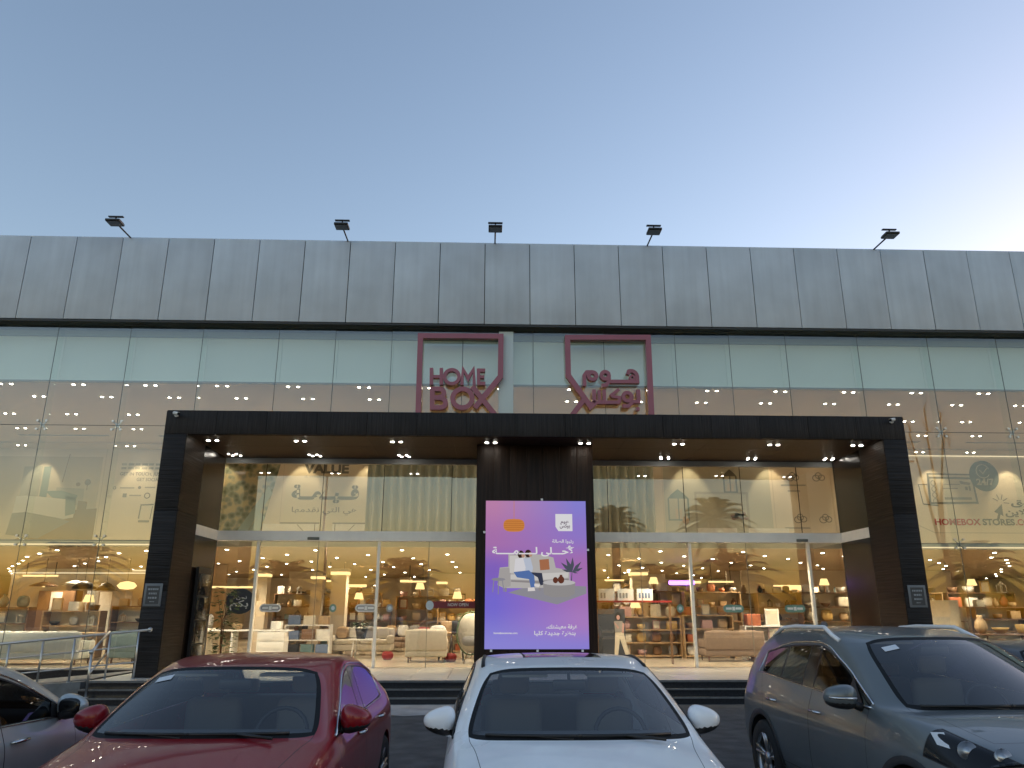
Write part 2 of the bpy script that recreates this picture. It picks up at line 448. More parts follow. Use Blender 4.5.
# fascia
fp = MB().rbox(.010, 1.2748, 0, .05, 9.44, 11.93, .006).mesh('fascia_panel', M['fascia'])
x = -9.138 - 1.2848 * 12
while x < SX1:
    link('fascia_panel', fp, B, (x + rnd.uniform(-.002, .002), 20.02 + rnd.uniform(-.004, .004), 0)); x += 1.2848
fb = MB(); fb.box(SX0, SX1 + 1, 20.08, 20.2, 9.43, 11.92); fb.build('fascia_backing', M['joint'], B)
b = MB(); b.box(SX0, SX1 + 1, 20.07, 20.9, 11.925, 11.96); b.box(SX0, SX1 + 1, 20.78, 20.9, 11.5, 11.925); b.build('parapet_cap', M['fascia'], B)
b = MB(); b.box(SX0, SX1 + 1, 20.04, 20.5, 9.38, 9.43); b.build('soffit_strip', M['soffit'], B)
b = MB(); b.box(SX0, SX1, 20.9, 47, 11.3, 11.5); b.build('roof', M['concrete'], B)
# side and back walls of the whole box
b = MB(); b.box(SX0 - .3, SX0, 20.35, 47, 0, 11.5); b.box(SX1, SX1 + .3, 20.35, 47, 0, 11.5); b.box(SX0, SX1, 46.7, 47, 0, 11.3)
b.build('outer_wall', M['cream'], B)
# plinth and threshold under the glass
b = MB(); b.box(SX0, X0 - .01, GY - .12, GY + .1, 0, .36); b.build('plinth', M['granite'], B); b = MB(); b.box(X1, SX1, GY - .12, GY + .1, 0, .36); b.build('plinth', M['granite'], B)
b = MB(); b.box(SX0, SX1, GY - .135, GY + .12, .364, .40); b.build('threshold', M['steel'], B)
# glazing
seams = [-23.9, -21.9, -19.9, -17.9, -15.9, -13.92, -11.93, -9.95, -7.96, -5.86, -4.29, -2.72, -.74, 1.24, 3.23, 5.26, 6.81, 8.43, 10.51, 12.55, 14.57, 16.57, 18.57, 20.57, 22.57, 24.57, 26.57]
panes, joints = [], MB()
def pane(x0, x1, z0, z1, y=GY, mat='pane', name='glass_pane'):
    cx, cz, hw, hh = (x0 + x1) / 2, (z0 + z1) / 2, (x1 - x0) / 2 - .006, (z1 - z0) / 2 - .006
    o = MB().box(-hw, hw, 0, .012, -hh, hh).build(name, M[mat], B, (cx, y, cz))
    o.rotation_euler = (rnd.uniform(-.003, .003), 0, rnd.uniform(-.004, .004))      # no two panes hang quite true
    return o
for a, c in zip(seams[:-1], seams[1:]):
    if c <= -7.5 or a >= 9.8:
        for z0, z1 in ((.40, 3.48), (3.48, 6.51), (6.51, 9.37)): pane(a, c, z0, z1)
    else:
        pane(a, c, 6.205, 9.37)
        if a < -7.5: pane(a, PX0 - .01, .4, 3.48); pane(a, PX0 - .01, 3.48, 6.2)
        elif c > 9.8: pane(PX1 + .01, c, .4, 3.48); pane(PX1 + .01, c, 3.48, 6.2)
for s in seams:
    zb = 6.2 if PX0 < s < PX1 else .4
    joints.box(s - .007, s + .007, GY + .002, GY + .016, zb, 9.37)
for z in (3.48, 6.51):
    joints.box(SX0, PX0 - .01, GY + .0005, GY + .015, z - .007, z + .007); joints.box(PX1 + .01, SX1, GY + .0005, GY + .015, z - .007, z + .007)
joints.build('sealant_joint', pmat('grey_sealant', (.11, .13, .12), .6), B)['kind'] = 'stuff'
# glass fins behind the seams and the spider fittings at the joints
fin = MB().box(-.008, .008, GY + .05, GY + .30, .42, 9.3).mesh('glass_fin', glass_mat('fin_glass', (.96, .985, .975), .03))
sp = MB()
for sx in (-1, 1):
    for sz in (-1, 1):
        sp.tube([(0, .045, 0), (sx * .10, .04, sz * .10)], [.022, .014], 6); sp.lathe([(.034, -.012), (.034, .012)], (sx * .115, -.012, sz * .115), 10, axis='y')
        sp.lathe([(.034, .022), (.034, .034)], (sx * .115, 0, sz * .115), 10, axis='y')
sp.lathe([(.045, .02), (.045, .075)], (0, 0, 0), 10, axis='y')
spm = sp.mesh('spider_fitting', M['steel'])
for s in seams:
    if s < PX0 or s > PX1:
        link('glass_fin', fin, B, (s, 0, 0))
        for z in (3.48, 6.51): link('spider_fitting', spm, B, (s, GY, z))
# spandrel panels close behind the top of the glass
for a, c in zip(seams[:-1], seams[1:]):
    MB().box(a + .004, c - .004, GY + .42, GY + .47, 7.87, 9.17).build('spandrel_panel', M['spandrel'], B)
b = MB(); b.box(SX0, SX1, GY + .35, GY + .50, 9.17, 9.34); b.build('fascia_shade_strip', pmat('grey_green_shade_strip', (.30, .36, .34), .5), B)  # dark colour of this strip stands in for the fascia's shadow
b = MB(); b.box(SX0, SX1, GY + .36, GY + .50, 7.835, 7.87); b.build('spandrel_sill', pmat('spandrel_sill_grey', (.24, .26, .25), .5), B)
# ceilings, upper slab, floor
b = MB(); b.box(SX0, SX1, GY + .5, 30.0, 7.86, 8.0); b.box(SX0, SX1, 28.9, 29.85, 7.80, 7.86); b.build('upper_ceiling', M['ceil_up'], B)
b = MB()
for xx in range(-22, 26, 5): b.box(xx, xx + 3.2, 27.6, 27.78, 7.852, 7.859)
b.build('slot_diffuser', M['print_mid'], B)
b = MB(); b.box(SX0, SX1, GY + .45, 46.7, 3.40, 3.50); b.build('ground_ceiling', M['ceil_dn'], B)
b = MB(); b.box(SX0, SX1, GY + .40, GY + .45, 3.37, 3.53); b.build('slab_edge', M['cream'], B)
b = MB(); b.box(SX0, SX1, GY + .12, 46.7, .2, .396); b.build('shop_floor', M['floor_in'], B)
b = MB(); b.box(SX0, SX1, 42.0, 42.2, .4, 3.4); b.build('back_wall', M['cream'], B)
b = MB(); b.box(SX0, -7.6, GY + .385, GY + .398, 3.395, 3.425); b.box(10.0, SX1, GY + .385, GY + .398, 3.395, 3.425); b.build('led_strip', M['ledline'], B)
b = MB(); b.box(10.4, SX1, 29.86, 29.9, 7.76, 7.79); b.build('led_strip', M['ledline'], B)
# entrance glazing: silver band, posts, panes above and doors below
EX0, EX1 = -6.93, 9.37
ct0, ct1 = -.27, 2.55                       # the dark column between the doorways
b = MB(); b.box(EX0, ct0, GY - .16, GY + .06, 3.483, 3.727); b.build('door_header', M['alu'], B)
b = MB(); b.box(ct1, EX1, GY - .16, GY + .06, 3.483, 3.727); b.build('door_header', M['alu'], B)
b = MB(); b.box(EX0, ct0, GY - .05, GY + .05, 5.50, 5.65); b.box(ct1, EX1, GY - .05, GY + .05, 5.50, 5.65); b.build('head_rail', pmat('grey_head_rail', (.33, .36, .36), .5), B)
for xs in ((EX0, -5.86, -4.35, -2.75, -.95, ct0), (ct1, 3.2, 5.25, 6.8, 8.35, EX1)):
    jj = MB()
    for a, c in zip(xs[:-1], xs[1:]):
        pane(a, c, 3.727, 5.50, GY, 'doorglass')
        if a != xs[0]: jj.box(a - .009, a + .009, GY + .002, GY + .015, 3.727, 5.5)
    jj.build('sealant_joint', M['joint'], B)['kind'] = 'stuff'
for xs in ((EX0, -5.88, -4.35, -2.79, -1.5, ct0), (ct1, 4.0, 5.30, 6.8, 8.44, EX1)):
    jj = MB()
    for a, c in zip(xs[:-1], xs[1:]):
        pane(a, c, .40, 3.483, GY, 'doorglass', 'door_leaf' if a in (-4.35, -5.88, 5.30, 6.8) else 'glass_pane')
        if a != xs[0]: jj.box(a - .008, a + .008, GY + .002, GY + .015, .4, 3.48)
    jj.build('sealant_joint', pmat('pale_sealant', (.30, .28, .22), .5), B)['kind'] = 'stuff'
post = MB().box(-.035, .035, GY - .05, GY + .06, .40, 3.483).mesh('door_post', M['post'])
for x in (-5.88, -2.79, 5.30, 8.44): link('door_post', post, B, (x, -.02, 0))
for x, yb in ((-5.86, .0), (6.85, 0.0)):
    b = MB(); b.rbox(x + 1.25, x + 1.55, GY - .2, GY - .162, 3.50, 3.57, .012); b.build('door_sensor', M['print_grey'], B)

# downlights: a lit disc pair with a thin trim; spot lamps for some fittings and an added front row
dl = MB()
for dx in (-.14, .14):
    dl.lathe([(.038, -.012), (.038, .004)], (dx, 0, 0), 12, 0); dl.lathe([(.07, -.006), (.088, .004)], (dx, 0, 0), 12, 1)
dlm = dl.mesh('downlight', [M['lampwhite'], M['white']])
dl1 = MB(); dl1.lathe([(.045, -.012), (.045, .004)], (0, 0, 0), 12, 0); dl1.lathe([(.07, -.006), (.088, .004)], (0, 0, 0), 12, 1)
dl1m = dl1.mesh('downlight', [M['lampwhite'], M['white']])
def lamp(x, y, z, e, col=(1, .80, .55), size=100, blend=.8, rad=.08, aim=None):
    d = bpy.data.lights.new('downlight_and_fill_lamp', 'SPOT'); d.energy = e * LAMP; d.color = col; d.spot_size = R(size); d.spot_blend = blend; d.shadow_soft_size = rad
    o = bpy.data.objects.new('downlight_and_fill_lamp', d); C.objects.link(o); o.location = (x, y, z)
    if aim: o.rotation_euler = (Vector(aim) - Vector((x, y, z))).to_track_quat('-Z', 'Y').to_euler()
    o.parent = B
    return o
def xr(x0, x1, st):
    while x0 < x1: yield x0; x0 += st
rows = ((21.05, -13.55, 2.0), (22.35, -13.3, 1.985), (24.5, -15.35, 1.97), (26.6, -14.3, 2.0), (29.25, -17.99, 2.05))
for ri, (y, xo, st) in enumerate(rows):
    k = 0
    for x in xr(xo - 8, 24, st):
        k += 1
        if x < -22: continue
        if ri == 4 and k % 3 == 0: continue
        link('downlight', dlm, B, (x, y, 7.86 if ri < 4 else 7.80))
        if k % 2 == ri % 2 and ri in (1, 3): lamp(x, y, 7.80, 104, (1, .76, .48), 120)
for x in (-17.2, -13.5, -10.3, -7.2, -4.6, -1.8, 1.2, 4.6, 7.9, 11.2, 14.6, 17.8, 20.9):
    lamp(x, 29.15, 7.76, 31, (1, .74, .42), 62, .5, .05, (x, 29.95, 6.1))
for y in (22.4, 24.0, 25.6, 27.4, 29.0, 31.0, 33.0, 35.2, 37.5, 40.0):
    for i, x in enumerate(xr(-22, 25, 2.45)):
        link('downlight', dl1m, B, (x + (1.2 if y in (24.0, 27.4, 31.0, 35.2, 40.0) else 0), y + rnd.uniform(-.3, .3), 3.40))
for y in (20.95, 22.6, 26.5, 31.0, 36.0):  # the row nearest the glass has no fittings, added to light the sofa backs
    for x in xr(-21, 25, 4.2):
        lamp(x + rnd.uniform(-.6, .6), y, 3.34, 128, (1, .80, .56), 140, .9)

# ------------------------------------------------------------------ entrance portal
P = thing('entrance_portal', 'dark brown and charcoal clad portal framing both shop doorways', 'portal', (0, 17.4, 0))
def pp(b, name, mat): 
    o = b.build(name, mat, P); o.location = (0, -17.4, 0); return o
w = (PX1 - PX0) / 15
for i in range(15):
    pp(MB().rbox(PX0 + i * w + .003, PX0 + (i + 1) * w - .003, 17.40 + rnd.uniform(0, .003), 17.46, 5.65, 6.2, .005), 'beam_panel', M['beam'])
pp(MB().box(PX0 + .004, PX1 - .004, 17.462, GY - .05, 5.668, 6.195), 'beam_core', M['joint'])
pp(MB().box(PX0, PX1, 17.44, GY - .03, 6.196, 6.215), 'beam_capping', M['joint'])
for x0, x1 in ((PX0, PX0 + .5), (PX1 - .54, PX1)):
    for z0, z1 in ((.4, 2.15), (2.15, 3.9), (3.9, 5.647)):
        pp(MB().rbox(x0, x1, 17.40, 17.46, z0 + .003, z1 - .003, .004), 'leg_panel', M['leg'])
    pp(MB().box(x0 + .006, x1 - .006, 17.461, GY - .06, .4, 5.66), 'leg_core', M['joint'])
    ix = x1 if x0 < 0 else x0
    sgn = 1 if x0 < 0 else -1
    for z0, z1 in ((.4, 2.15), (2.15, 3.9), (3.9, 5.645)):
        pp(MB().box(min(ix, ix + sgn * .02), max(ix, ix + sgn * .02), 17.405, 18.62, z0 + .003, z1 - .003), 'reveal_panel', M['woodh'])
    pp(MB().box(min(ix, ix + sgn * .014), max(ix, ix + sgn * .014), 18.63, GY - .17, .4, 3.478), 'side_panel', M['sidegloss'])
    pp(MB().box(min(ix, ix + sgn * .014), max(ix, ix + sgn * .014), 18.63, GY - .17, 3.732, 5.645), 'side_panel', M['sidegloss'])
    pp(MB().box(min(ix, ix + sgn * .03), max(ix, ix + sgn * .03), 18.63, GY - .17, 3.483, 3.727), 'side_band', M['alu'])
    ox = x0 if x0 < 0 else x1
    pp(MB().box(min(ox, ox - sgn * .012), max(ox, ox - sgn * .012), 17.42, GY - .02, .4, 6.19), 'outer_panel', M['leg'])
n_s = 8; w = (EX1 - EX0) / n_s
for i in range(n_s):
    pp(MB().box(EX0 + i * w + .003, EX0 + (i + 1) * w - .003, 17.47, 18.66, 5.64, 5.664), 'soffit_board', M['wood'])
    pp(MB().box(EX0 + i * w + .003, EX0 + (i + 1) * w - .003, 18.67, GY - .06, 5.64, 5.664), 'soffit_board', M['wood'])
w = (ct1 - ct0) / 7
for i in range(7):
    pp(MB().rbox(ct0 + i * w + .002, ct0 + (i + 1) * w - .002, 18.30, 18.34, .4, 5.638, .004), 'column_board', M['wood'])
pp(MB().box(ct0 + .004, ct1 - .004, 18.341, GY + .1, .4, 5.638), 'column_core', M['wood'])
s2 = MB(); s4 = MB(); s2.box(-.19, .19, -.09, .09, -.002, .001, 1); s4.box(-.18, .18, -.17, .17, -.002, .001, 1)
for dx in (-.1, .1):
    s2.lathe([(.042, -.01), (.042, .002)], (dx, 0, 0), 10, 0); s2.lathe([(.078, -.004), (.078, .002)], (dx, 0, 0), 10, 1)
    for dy in (-.1, .1):
        s4.lathe([(.030, -.01), (.030, .002)], (dx + dy * .25, dy, 0), 10, 0); s4.lathe([(.06, -.004), (.06, .002)], (dx + dy * .25, dy, 0), 10, 1)
s2m = s2.mesh('soffit_light', [M['soffitlamp'], M['black']]); s4m = s4.mesh('soffit_light', [M['soffitlamp'], M['black']])
for x in (-6.55, -4.48, -2.19, .07, 2.33, 4.61, 6.95, 9.0):
    link('soffit_light', s2m, P, (x, 18.05 - 17.4, 5.64))
    o = lamp(x, 18.05, 5.60, .9 if 0 < x < 2.5 else 3, (1, .80, .56), 95, .7); o.parent = P; o.location = (x, .65, 5.60)
for x in (-6.58, -4.51, -2.19, 4.67, 6.99, 9.06):
    link('soffit_light', s4m, P, (x, 19.8 - 17.4, 5.64))
    o = lamp(x, 19.8, 5.60, 3, (1, .80, .56), 95, .7); o.parent = P; o.location = (x, 2.4, 5.60)
for x, s, w_ in ((-7.2, 'left', 1), (9.58, 'right', -1)):
    t = thing('security_camera', 'small white bullet camera on the portal corner above the %s plaque' % ('railing side' if w_ > 0 else 'grey car side'), 'security camera', (x, 17.4, 6.08), 0, 'cameras on the portal corners')
    MB().lathe([(.045, 0), (.045, -.03)], (0, 0, 0), 10, axis='y').build('camera_mount', M['white'], t)
    MB().tube([(0, -.03, 0), (0, -.10, .02)], .016, 8).build('camera_arm', M['white'], t)
    bd = MB(); bd.tube([(-.04 * w_, -.06, .045), (.10 * w_, -.16, .0)], .04, 10); bd.build('camera_body', M['white'], t)
    MB().tube([(.10 * w_, -.16, .0), (.112 * w_, -.168, -.004)], .034, 10).build('camera_lens', M['blackgloss'], t)
for x0, x1, nm in ((-7.40, -7.02, 'left leg beside the ramp railing'), (9.40, 9.80, 'right leg behind the grey car')):
    t = thing('wall_plaque', 'small grey framed notice on the portal ' + nm, 'plaque', ((x0 + x1) / 2, 17.4, 2.08), 0, 'plaques on the portal legs')
    hw = (x1 - x0) / 2
    MB().rbox(-hw, hw, -.02, 0, -.24, .24, .006).build('plaque_frame', pmat('plaque_frame_grey', (.16, .17, .18), .4), t)
    MB().box(-hw + .05, hw - .05, -.0235, -.02, -.19, .19).build('plaque_face', pmat('plaque_face_dark', (.05, .055, .062), .4), t)
    pl = pmat('plaque_text_grey', (.30, .32, .34), .5)
    q = MB()
    for k, (z, ww) in enumerate(((.12, .11), (.03, .085), (-.06, .09), (-.14, .05))):
        xx = -ww
        while xx < ww:
            l = rnd.uniform(.02, .05); q.box(xx, min(xx + l, ww), -.0255, -.0235, z - (.02 if k < 3 else .008), z + (.018 if k < 3 else .008)); xx += l + .012
    q.build('plaque_lines', pl, t)

# ------------------------------------------------------------------ shop signs on the glass
SD0, SD1 = 20.06, 20.22
def sign(name, label):
    return thing(name, label, 'shop sign', (0, SD0, 6.2), 0, 'shop signs over the entrance')
def sgn_part(t, name, b):
    o = b.build(name, [M['maroon']], t); o.location = (0, -SD0, -6.2); return o
def st(pts, w, closed=False, b=None): 
    return (b or MB()).ribbon(pts, w, SD0, SD1, closed)
t = sign('shop_sign', 'maroon HOME BOX sign in a bent square outline above the entrance')
W = .145
sgn_part(t, 'sign_frame', st([(-1.89, 6.22), (-1.91, 9.09), (.33, 9.10), (.32, 7.93), (-.37, 7.03)], W))
lw = .092
b = st([(-1.575, 8.15), (-1.565, 7.67)], lw); st([(-1.305, 8.15), (-1.295, 7.67)], lw, b=b); b.ribbon([(-1.53, 7.905), (-1.34, 7.905)], lw * .9, SD0 + .003, SD1); sgn_part(t, 'letter_h', b)
sgn_part(t, 'letter_o', st(arc(-1.01, 7.905, .20, .20, 0, 342.9, 20), lw, True))
sgn_part(t, 'letter_m', st([(-.735, 7.67), (-.71, 8.13), (-.565, 7.86), (-.42, 8.13), (-.395, 7.67)], lw))
b = st([(-.10, 8.10), (-.285, 8.10), (-.275, 7.72), (-.09, 7.72)], lw); b.ribbon([(-.24, 7.91), (-.12, 7.91)], lw * .9, SD0 + .003, SD1); sgn_part(t, 'letter_e', b)
bw = .128
b = st([(-1.52, 7.55)] + [(-1.35, 7.55)] + arc(-1.33, 7.435, .115, .115, 90, -90, 8) + [(-1.52, 7.30)], bw)
b.ribbon([(-1.52, 7.31), (-1.33, 7.30)] + arc(-1.30, 7.165, .135, .135, 90, -90, 8) + [(-1.52, 7.03)], bw, SD0 + .003, SD1)
b.ribbon([(-1.535, 7.61), (-1.52, 6.965)], bw, SD0 + .006, SD1); sgn_part(t, 'letter_b', b)
sgn_part(t, 'letter_o', st(arc(-.71, 7.295, .265, .265, 0, 345, 22), bw, True))
b = MB(); b.ribbon([(-.45, 7.63), (.27, 6.73)], W * .95, SD0 + .004, SD1); sgn_part(t, 'letter_x', b)
b = MB()
for x, z in ((-1.9, 7.0), (-1.9, 8.6), (-.7, 9.1), (.32, 8.6)): b.lathe([(.02, 0), (.02, .10)], (x, SD1, z), 8, axis='y')
o = b.build('sign_standoff', M['steel'], t); o.location = (0, -SD0, -6.2)

t = sign('shop_sign', 'maroon Arabic shop sign in a mirrored bent square outline above the entrance')
b = st([(4.44, 6.22), (4.46, 9.12), (2.19, 9.09), (2.19, 7.98), (2.78, 7.10), (2.93, 7.23)], W); sgn_part(t, 'sign_frame', b)
b = MB(); b.ribbon([(2.60, 7.29), (2.18, 6.72)], W * .95, SD0 + .004, SD1); sgn_part(t, 'sign_stroke', b)
aw = .10
b = st([(3.84, 8.02)] + arc(3.93, 7.95, .17, .18, 110, -10, 10) + [(4.10, 7.82), (3.34, 7.815)], aw)
b.ribbon(arc(3.96, 7.93, .062, .062, 0, 330, 10), .055, SD0 + .003, SD1, True); sgn_part(t, 'arabic_letter', b)
b = st(arc(3.21, 7.99, .105, .105, 0, 342, 16), aw, True); b.ribbon([(3.315, 7.98), (3.31, 7.83), (3.24, 7.72), (3.11, 7.69)], aw, SD0 + .003, SD1); sgn_part(t, 'arabic_letter', b)
b = st(arc(2.86, 7.975, .11, .105, 0, 342, 16), aw, True); b.ribbon([(2.86, 8.085), (2.70, 8.08), (2.635, 7.99), (2.635, 7.68)], aw, SD0 + .003, SD1); sgn_part(t, 'arabic_letter', b)
b = st([(2.89, 7.58), (2.89, 7.26), (2.93, 7.23)], aw); b.ribbon([(3.03, 7.56), (3.03, 7.25)], aw * .9, SD0 + .002, SD1); b.ribbon([(3.17, 7.58), (3.165, 7.25)], aw * .9, SD0 + .002, SD1)
b.ribbon([(2.90, 7.22), (3.60, 7.225)], aw, SD0 + .004, SD1)
b.ribbon([(3.58, 7.60), (3.37, 7.43), (3.40, 7.39), (3.58, 7.36), (3.585, 7.22)], aw * .85, SD0 + .006, SD1); sgn_part(t, 'arabic_letter', b)
b = st(arc(3.80, 7.385, .115, .115, 0, 342, 16), aw, True); b.ribbon([(3.915, 7.37), (3.90, 7.20), (3.82, 7.12), (3.66, 7.12)], aw, SD0 + .003, SD1); sgn_part(t, 'arabic_letter', b)
b = st([(4.11, 7.59), (4.11, 7.25), (3.92, 7.245)], aw); sgn_part(t, 'arabic_letter', b)
sgn_part(t, 'letter_dot', MB().prism([(4.03, 7.0), (4.12, 7.0), (4.12, 7.09), (4.03, 7.09)], SD0, SD1))
b = MB()
for x, z in ((4.45, 7.0), (4.45, 8.6), (3.3, 9.1), (2.19, 8.6)): b.lathe([(.02, 0), (.02, .10)], (x, SD1, z), 8, axis='y')
o = b.build('sign_standoff', M['steel'], t); o.location = (0, -SD0, -6.2)
b = MB(); b.rbox(.27, .68, 20.235, 20.285, 6.22, 9.30, .008)
tag(b.build('mint_board', pmat('pale_mint_panel', (.66, .76, .74), .4)), 'tall pale mint strip panel beside the HOME BOX sign', 'panel')

# ------------------------------------------------------------------ lit screen on the column
SCX0, SCX1, SCZ0, SCZ1, SCY = -.035, 2.335, .93, 4.265, 18.22
def screen_mat():
    m = bpy.data.materials.new('screen_gradient'); m.use_nodes = True
    nt = m.node_tree; nt.nodes.remove(nt.nodes['Principled BSDF'])
    tc = nt.nodes.new('ShaderNodeTexCoord'); sx = nt.nodes.new('ShaderNodeSeparateXYZ'); nt.links.new(tc.outputs['Object'], sx.inputs[0])
    def mr(sock, a, b_, c=0.0, d=1.0):
        n = nt.nodes.new('ShaderNodeMapRange'); n.inputs[1].default_value = a; n.inputs[2].default_value = b_; n.inputs[3].default_value = c; n.inputs[4].default_value = d
        nt.links.new(sock, n.inputs[0]); return n.outputs[0]
    def ramp(sock, stops):
        r = nt.nodes.new('ShaderNodeValToRGB'); e = r.color_ramp.elements
        e[0].position, e[0].color = stops[0][0], (*stops[0][1], 1); e[1].position, e[1].color = stops[-1][0], (*stops[-1][1], 1)
        for p, c in stops[1:-1]:
            q = e.new(p); q.color = (*c, 1)
        r.color_ramp.interpolation = 'EASE'; nt.links.new(sock, r.inputs[0]); return r.outputs[0]
    z = mr(sx.outputs['Z'], 0, 3.335)
    x = mr(sx.outputs['X'], 0, 2.37)
    left = ramp(z, [(0, (.36, .33, .93)), (.3, (.25, .20, .88)), (.52, (.30, .17, .70)), (.72, (.54, .23, .58)), (1, (.68, .30, .56))])
    right = ramp(z, [(0, (.36, .30, .90)), (.18, (.55, .28, .74)), (.33, (.52, .24, .66)), (.55, (.52, .22, .60)), (.78, (.38, .26, .80)), (1, (.33, .30, .88))])
    mx = nt.nodes.new('ShaderNodeMix'); mx.data_type = 'RGBA'
    nt.links.new(mr(x, .1, .9), mx.inputs[0]); nt.links.new(left, mx.inputs[6]); nt.links.new(right, mx.inputs[7])
    e = nt.nodes.new('ShaderNodeEmission'); e.inputs[1].default_value = SCR
    nt.links.new(mx.outputs[2], e.inputs[0]); nt.links.new(e.outputs[0], nt.nodes['Material Output'].inputs[0])
    return m
SCR = .112
def smat(name, col): return emat('screen_' + name, col, SCR)
T = thing('lit_screen', 'tall glowing purple and pink advertising screen with a sofa scene on the dark column', 'advertising screen', (SCX0, SCY, SCZ0))
MB().box(0, 2.37, 0, .06, 0, 3.335).build('screen_panel', screen_mat(), T)
MB().box(-.02, 2.39, .061, .079, -.02, 3.355).build('screen_backing', M['black'], T)
b = MB()
for x, z in ((.15, -.035), (1.2, -.035), (2.22, -.035), (1.33, 3.37), (-.03, 2.6), (2.40, 2.2)): b.cbox((x, .02, z), (.05, .05, .05))
b.build('screen_clip', M['alu'], T)
SY = -.003
def sp_(name, polys, col, dy=0.0):
    b = MB()
    for p in polys: b.prism([(x - SCX0, z - SCZ0) for x, z in p], SY - dy, SY - dy + .0025)
    return b.build(name, smat(name, col), T)
def ell(cx, cz, rx, rz, n=16): return arc(cx, cz, rx, rz, 0, 360 - 360 / n, n - 1)
def rect(x0, x1, z0, z1): return [(x0, z0), (x1, z0), (x1, z1), (x0, z1)]
sp_('printed_rug', [[(.50, 2.16), (1.62, 1.90), (2.30, 2.14), (2.30, 2.30), (1.15, 2.36)]], (.36, .35, .40))
sp_('printed_sofa', [[(.25, 2.33), (.30, 2.72), (.50, 2.74), (.50, 3.02), (1.30, 3.02), (1.55, 2.95), (1.60, 2.72), (1.92, 2.66), (1.92, 2.34), (1.2, 2.26), (.40, 2.26)]], (.60, .57, .55), .001)
sp_('printed_sofa_seat', [[(.55, 2.56), (1.45, 2.60), (1.90, 2.62), (1.88, 2.50), (1.2, 2.44), (.55, 2.46)], [(.53, 2.99), (.90, 2.99), (.90, 2.62), (.53, 2.60)]], (.78, .75, .72), .002)
sp_('printed_sofa_arm', [[(.26, 2.34), (.30, 2.70), (.50, 2.72), (.56, 2.66), (.55, 2.30), (.40, 2.27)]], (.50, .47, .46), .0015)
sp_('printed_sofa_shade', [[(.56, 2.44), (1.2, 2.42), (1.9, 2.48), (1.9, 2.44), (1.2, 2.37), (.56, 2.40)], [(.90, 2.99), (.915, 2.99), (.915, 2.62), (.90, 2.62)], rect(.42, .46, 2.18, 2.27), rect(1.2, 1.24, 2.2, 2.27)], (.36, .33, .33), .0027)
sp_('printed_cushion', [[(1.22, 2.90), (1.44, 2.92), (1.46, 2.68), (1.24, 2.66)]], (.50, .20, .10), .003)
for cx, h, dz in ((.76, 3.07, 0), (.93, 3.09, .02)):
    sp_('printed_person_hair', [ell(cx + .03, h - .05, .075, .09)], (.05, .025, .02), .003)
    sp_('printed_person_face', [ell(cx + .085, h - .07, .04, .055)], (.62, .36, .26), .004)
    sp_('printed_person_shirt', [[(cx - .10, 2.92), (cx + .08, 2.95), (cx + .14, 2.72), (cx + .12, 2.58), (cx - .13, 2.60)]], (.88, .86, .90) if dz == 0 else (.62, .68, .82), .0035 - dz * .02)
sp_('printed_person_jeans', [[(.62, 2.62), (.98, 2.66), (1.10, 2.54), (1.12, 2.28), (1.02, 2.26), (.98, 2.46), (.70, 2.50)]], (.12, .22, .52), .005)
sp_('printed_person_trousers', [[(.98, 2.62), (1.28, 2.60), (1.32, 2.34), (1.24, 2.32), (1.18, 2.50)]], (.05, .06, .10), .0045)
sp_('printed_shoe', [[(.95, 2.27), (1.10, 2.28), (1.12, 2.20), (.95, 2.19)], [(1.10, 2.36), (1.24, 2.34), (1.20, 2.28), (1.1, 2.30)]], (.92, .86, .84), .006)
sp_('printed_table', [[(1.30, 2.38), (1.32, 2.12), (1.50, 2.06), (1.88, 2.06), (2.03, 2.13), (2.05, 2.38)]], (.38, .36, .36), .006)
sp_('printed_table_top', [ell(1.675, 2.385, .375, .065)], (.66, .64, .64), .007)
sp_('printed_vase', [ell(1.59, 2.44, .06, .07), ell(1.72, 2.45, .075, .085), rect(1.69, 1.75, 2.5, 2.56)], (.16, .05, .03), .008)
sp_('printed_plant', [[(1.94, 2.38), (1.99, 2.75), (1.97, 2.38)]] + [[(1.98, 2.62), (1.98 + dx * .5 - dz * .12, 2.62 + dz * .5 + dx * .12), (1.98 + dx, 2.62 + dz), (1.98 + dx * .5 + dz * .12, 2.62 + dz * .5 - dx * .12)] for dx, dz in ((-.26, .22), (-.24, .06), (.22, .24), (.26, .10), (.02, .34), (-.14, .32), (.14, -.02))], (.10, .11, .15), .0045)
sp_('printed_side_table', [ell(.27, 2.455, .16, .035), [(.16, 2.45), (.18, 2.45), (.15, 2.17), (.13, 2.17)], [(.26, 2.45), (.28, 2.45), (.28, 2.12), (.26, 2.12)], [(.35, 2.45), (.37, 2.45), (.41, 2.18), (.39, 2.18)]], (.34, .33, .38), .004)
sp_('printed_lamp', [[(.63 + (.25 if abs(math.cos(R(a))) > 0 else 0) * math.copysign(abs(math.cos(R(a))) ** .6, math.cos(R(a))), 3.69 + .15 * math.copysign(abs(math.sin(R(a))) ** .8, math.sin(R(a)))) for a in range(0, 360, 15)], rect(.625, .637, 3.84, 4.26)], (.80, .30, .07), .001)
sp_('printed_lamp_rib', [rect(.63 - w_, .63 + w_, z_, z_ + .012) for z_, w_ in ((3.58, .18), (3.63, .225), (3.68, .24), (3.73, .23), (3.78, .19))], (.58, .19, .04), .002)
sp_('printed_logo_tile', [[(1.61, 3.66), (1.68, 3.56), (2.01, 3.56), (2.01, 3.96), (1.61, 3.96)]], (.95, .94, .97), .001)
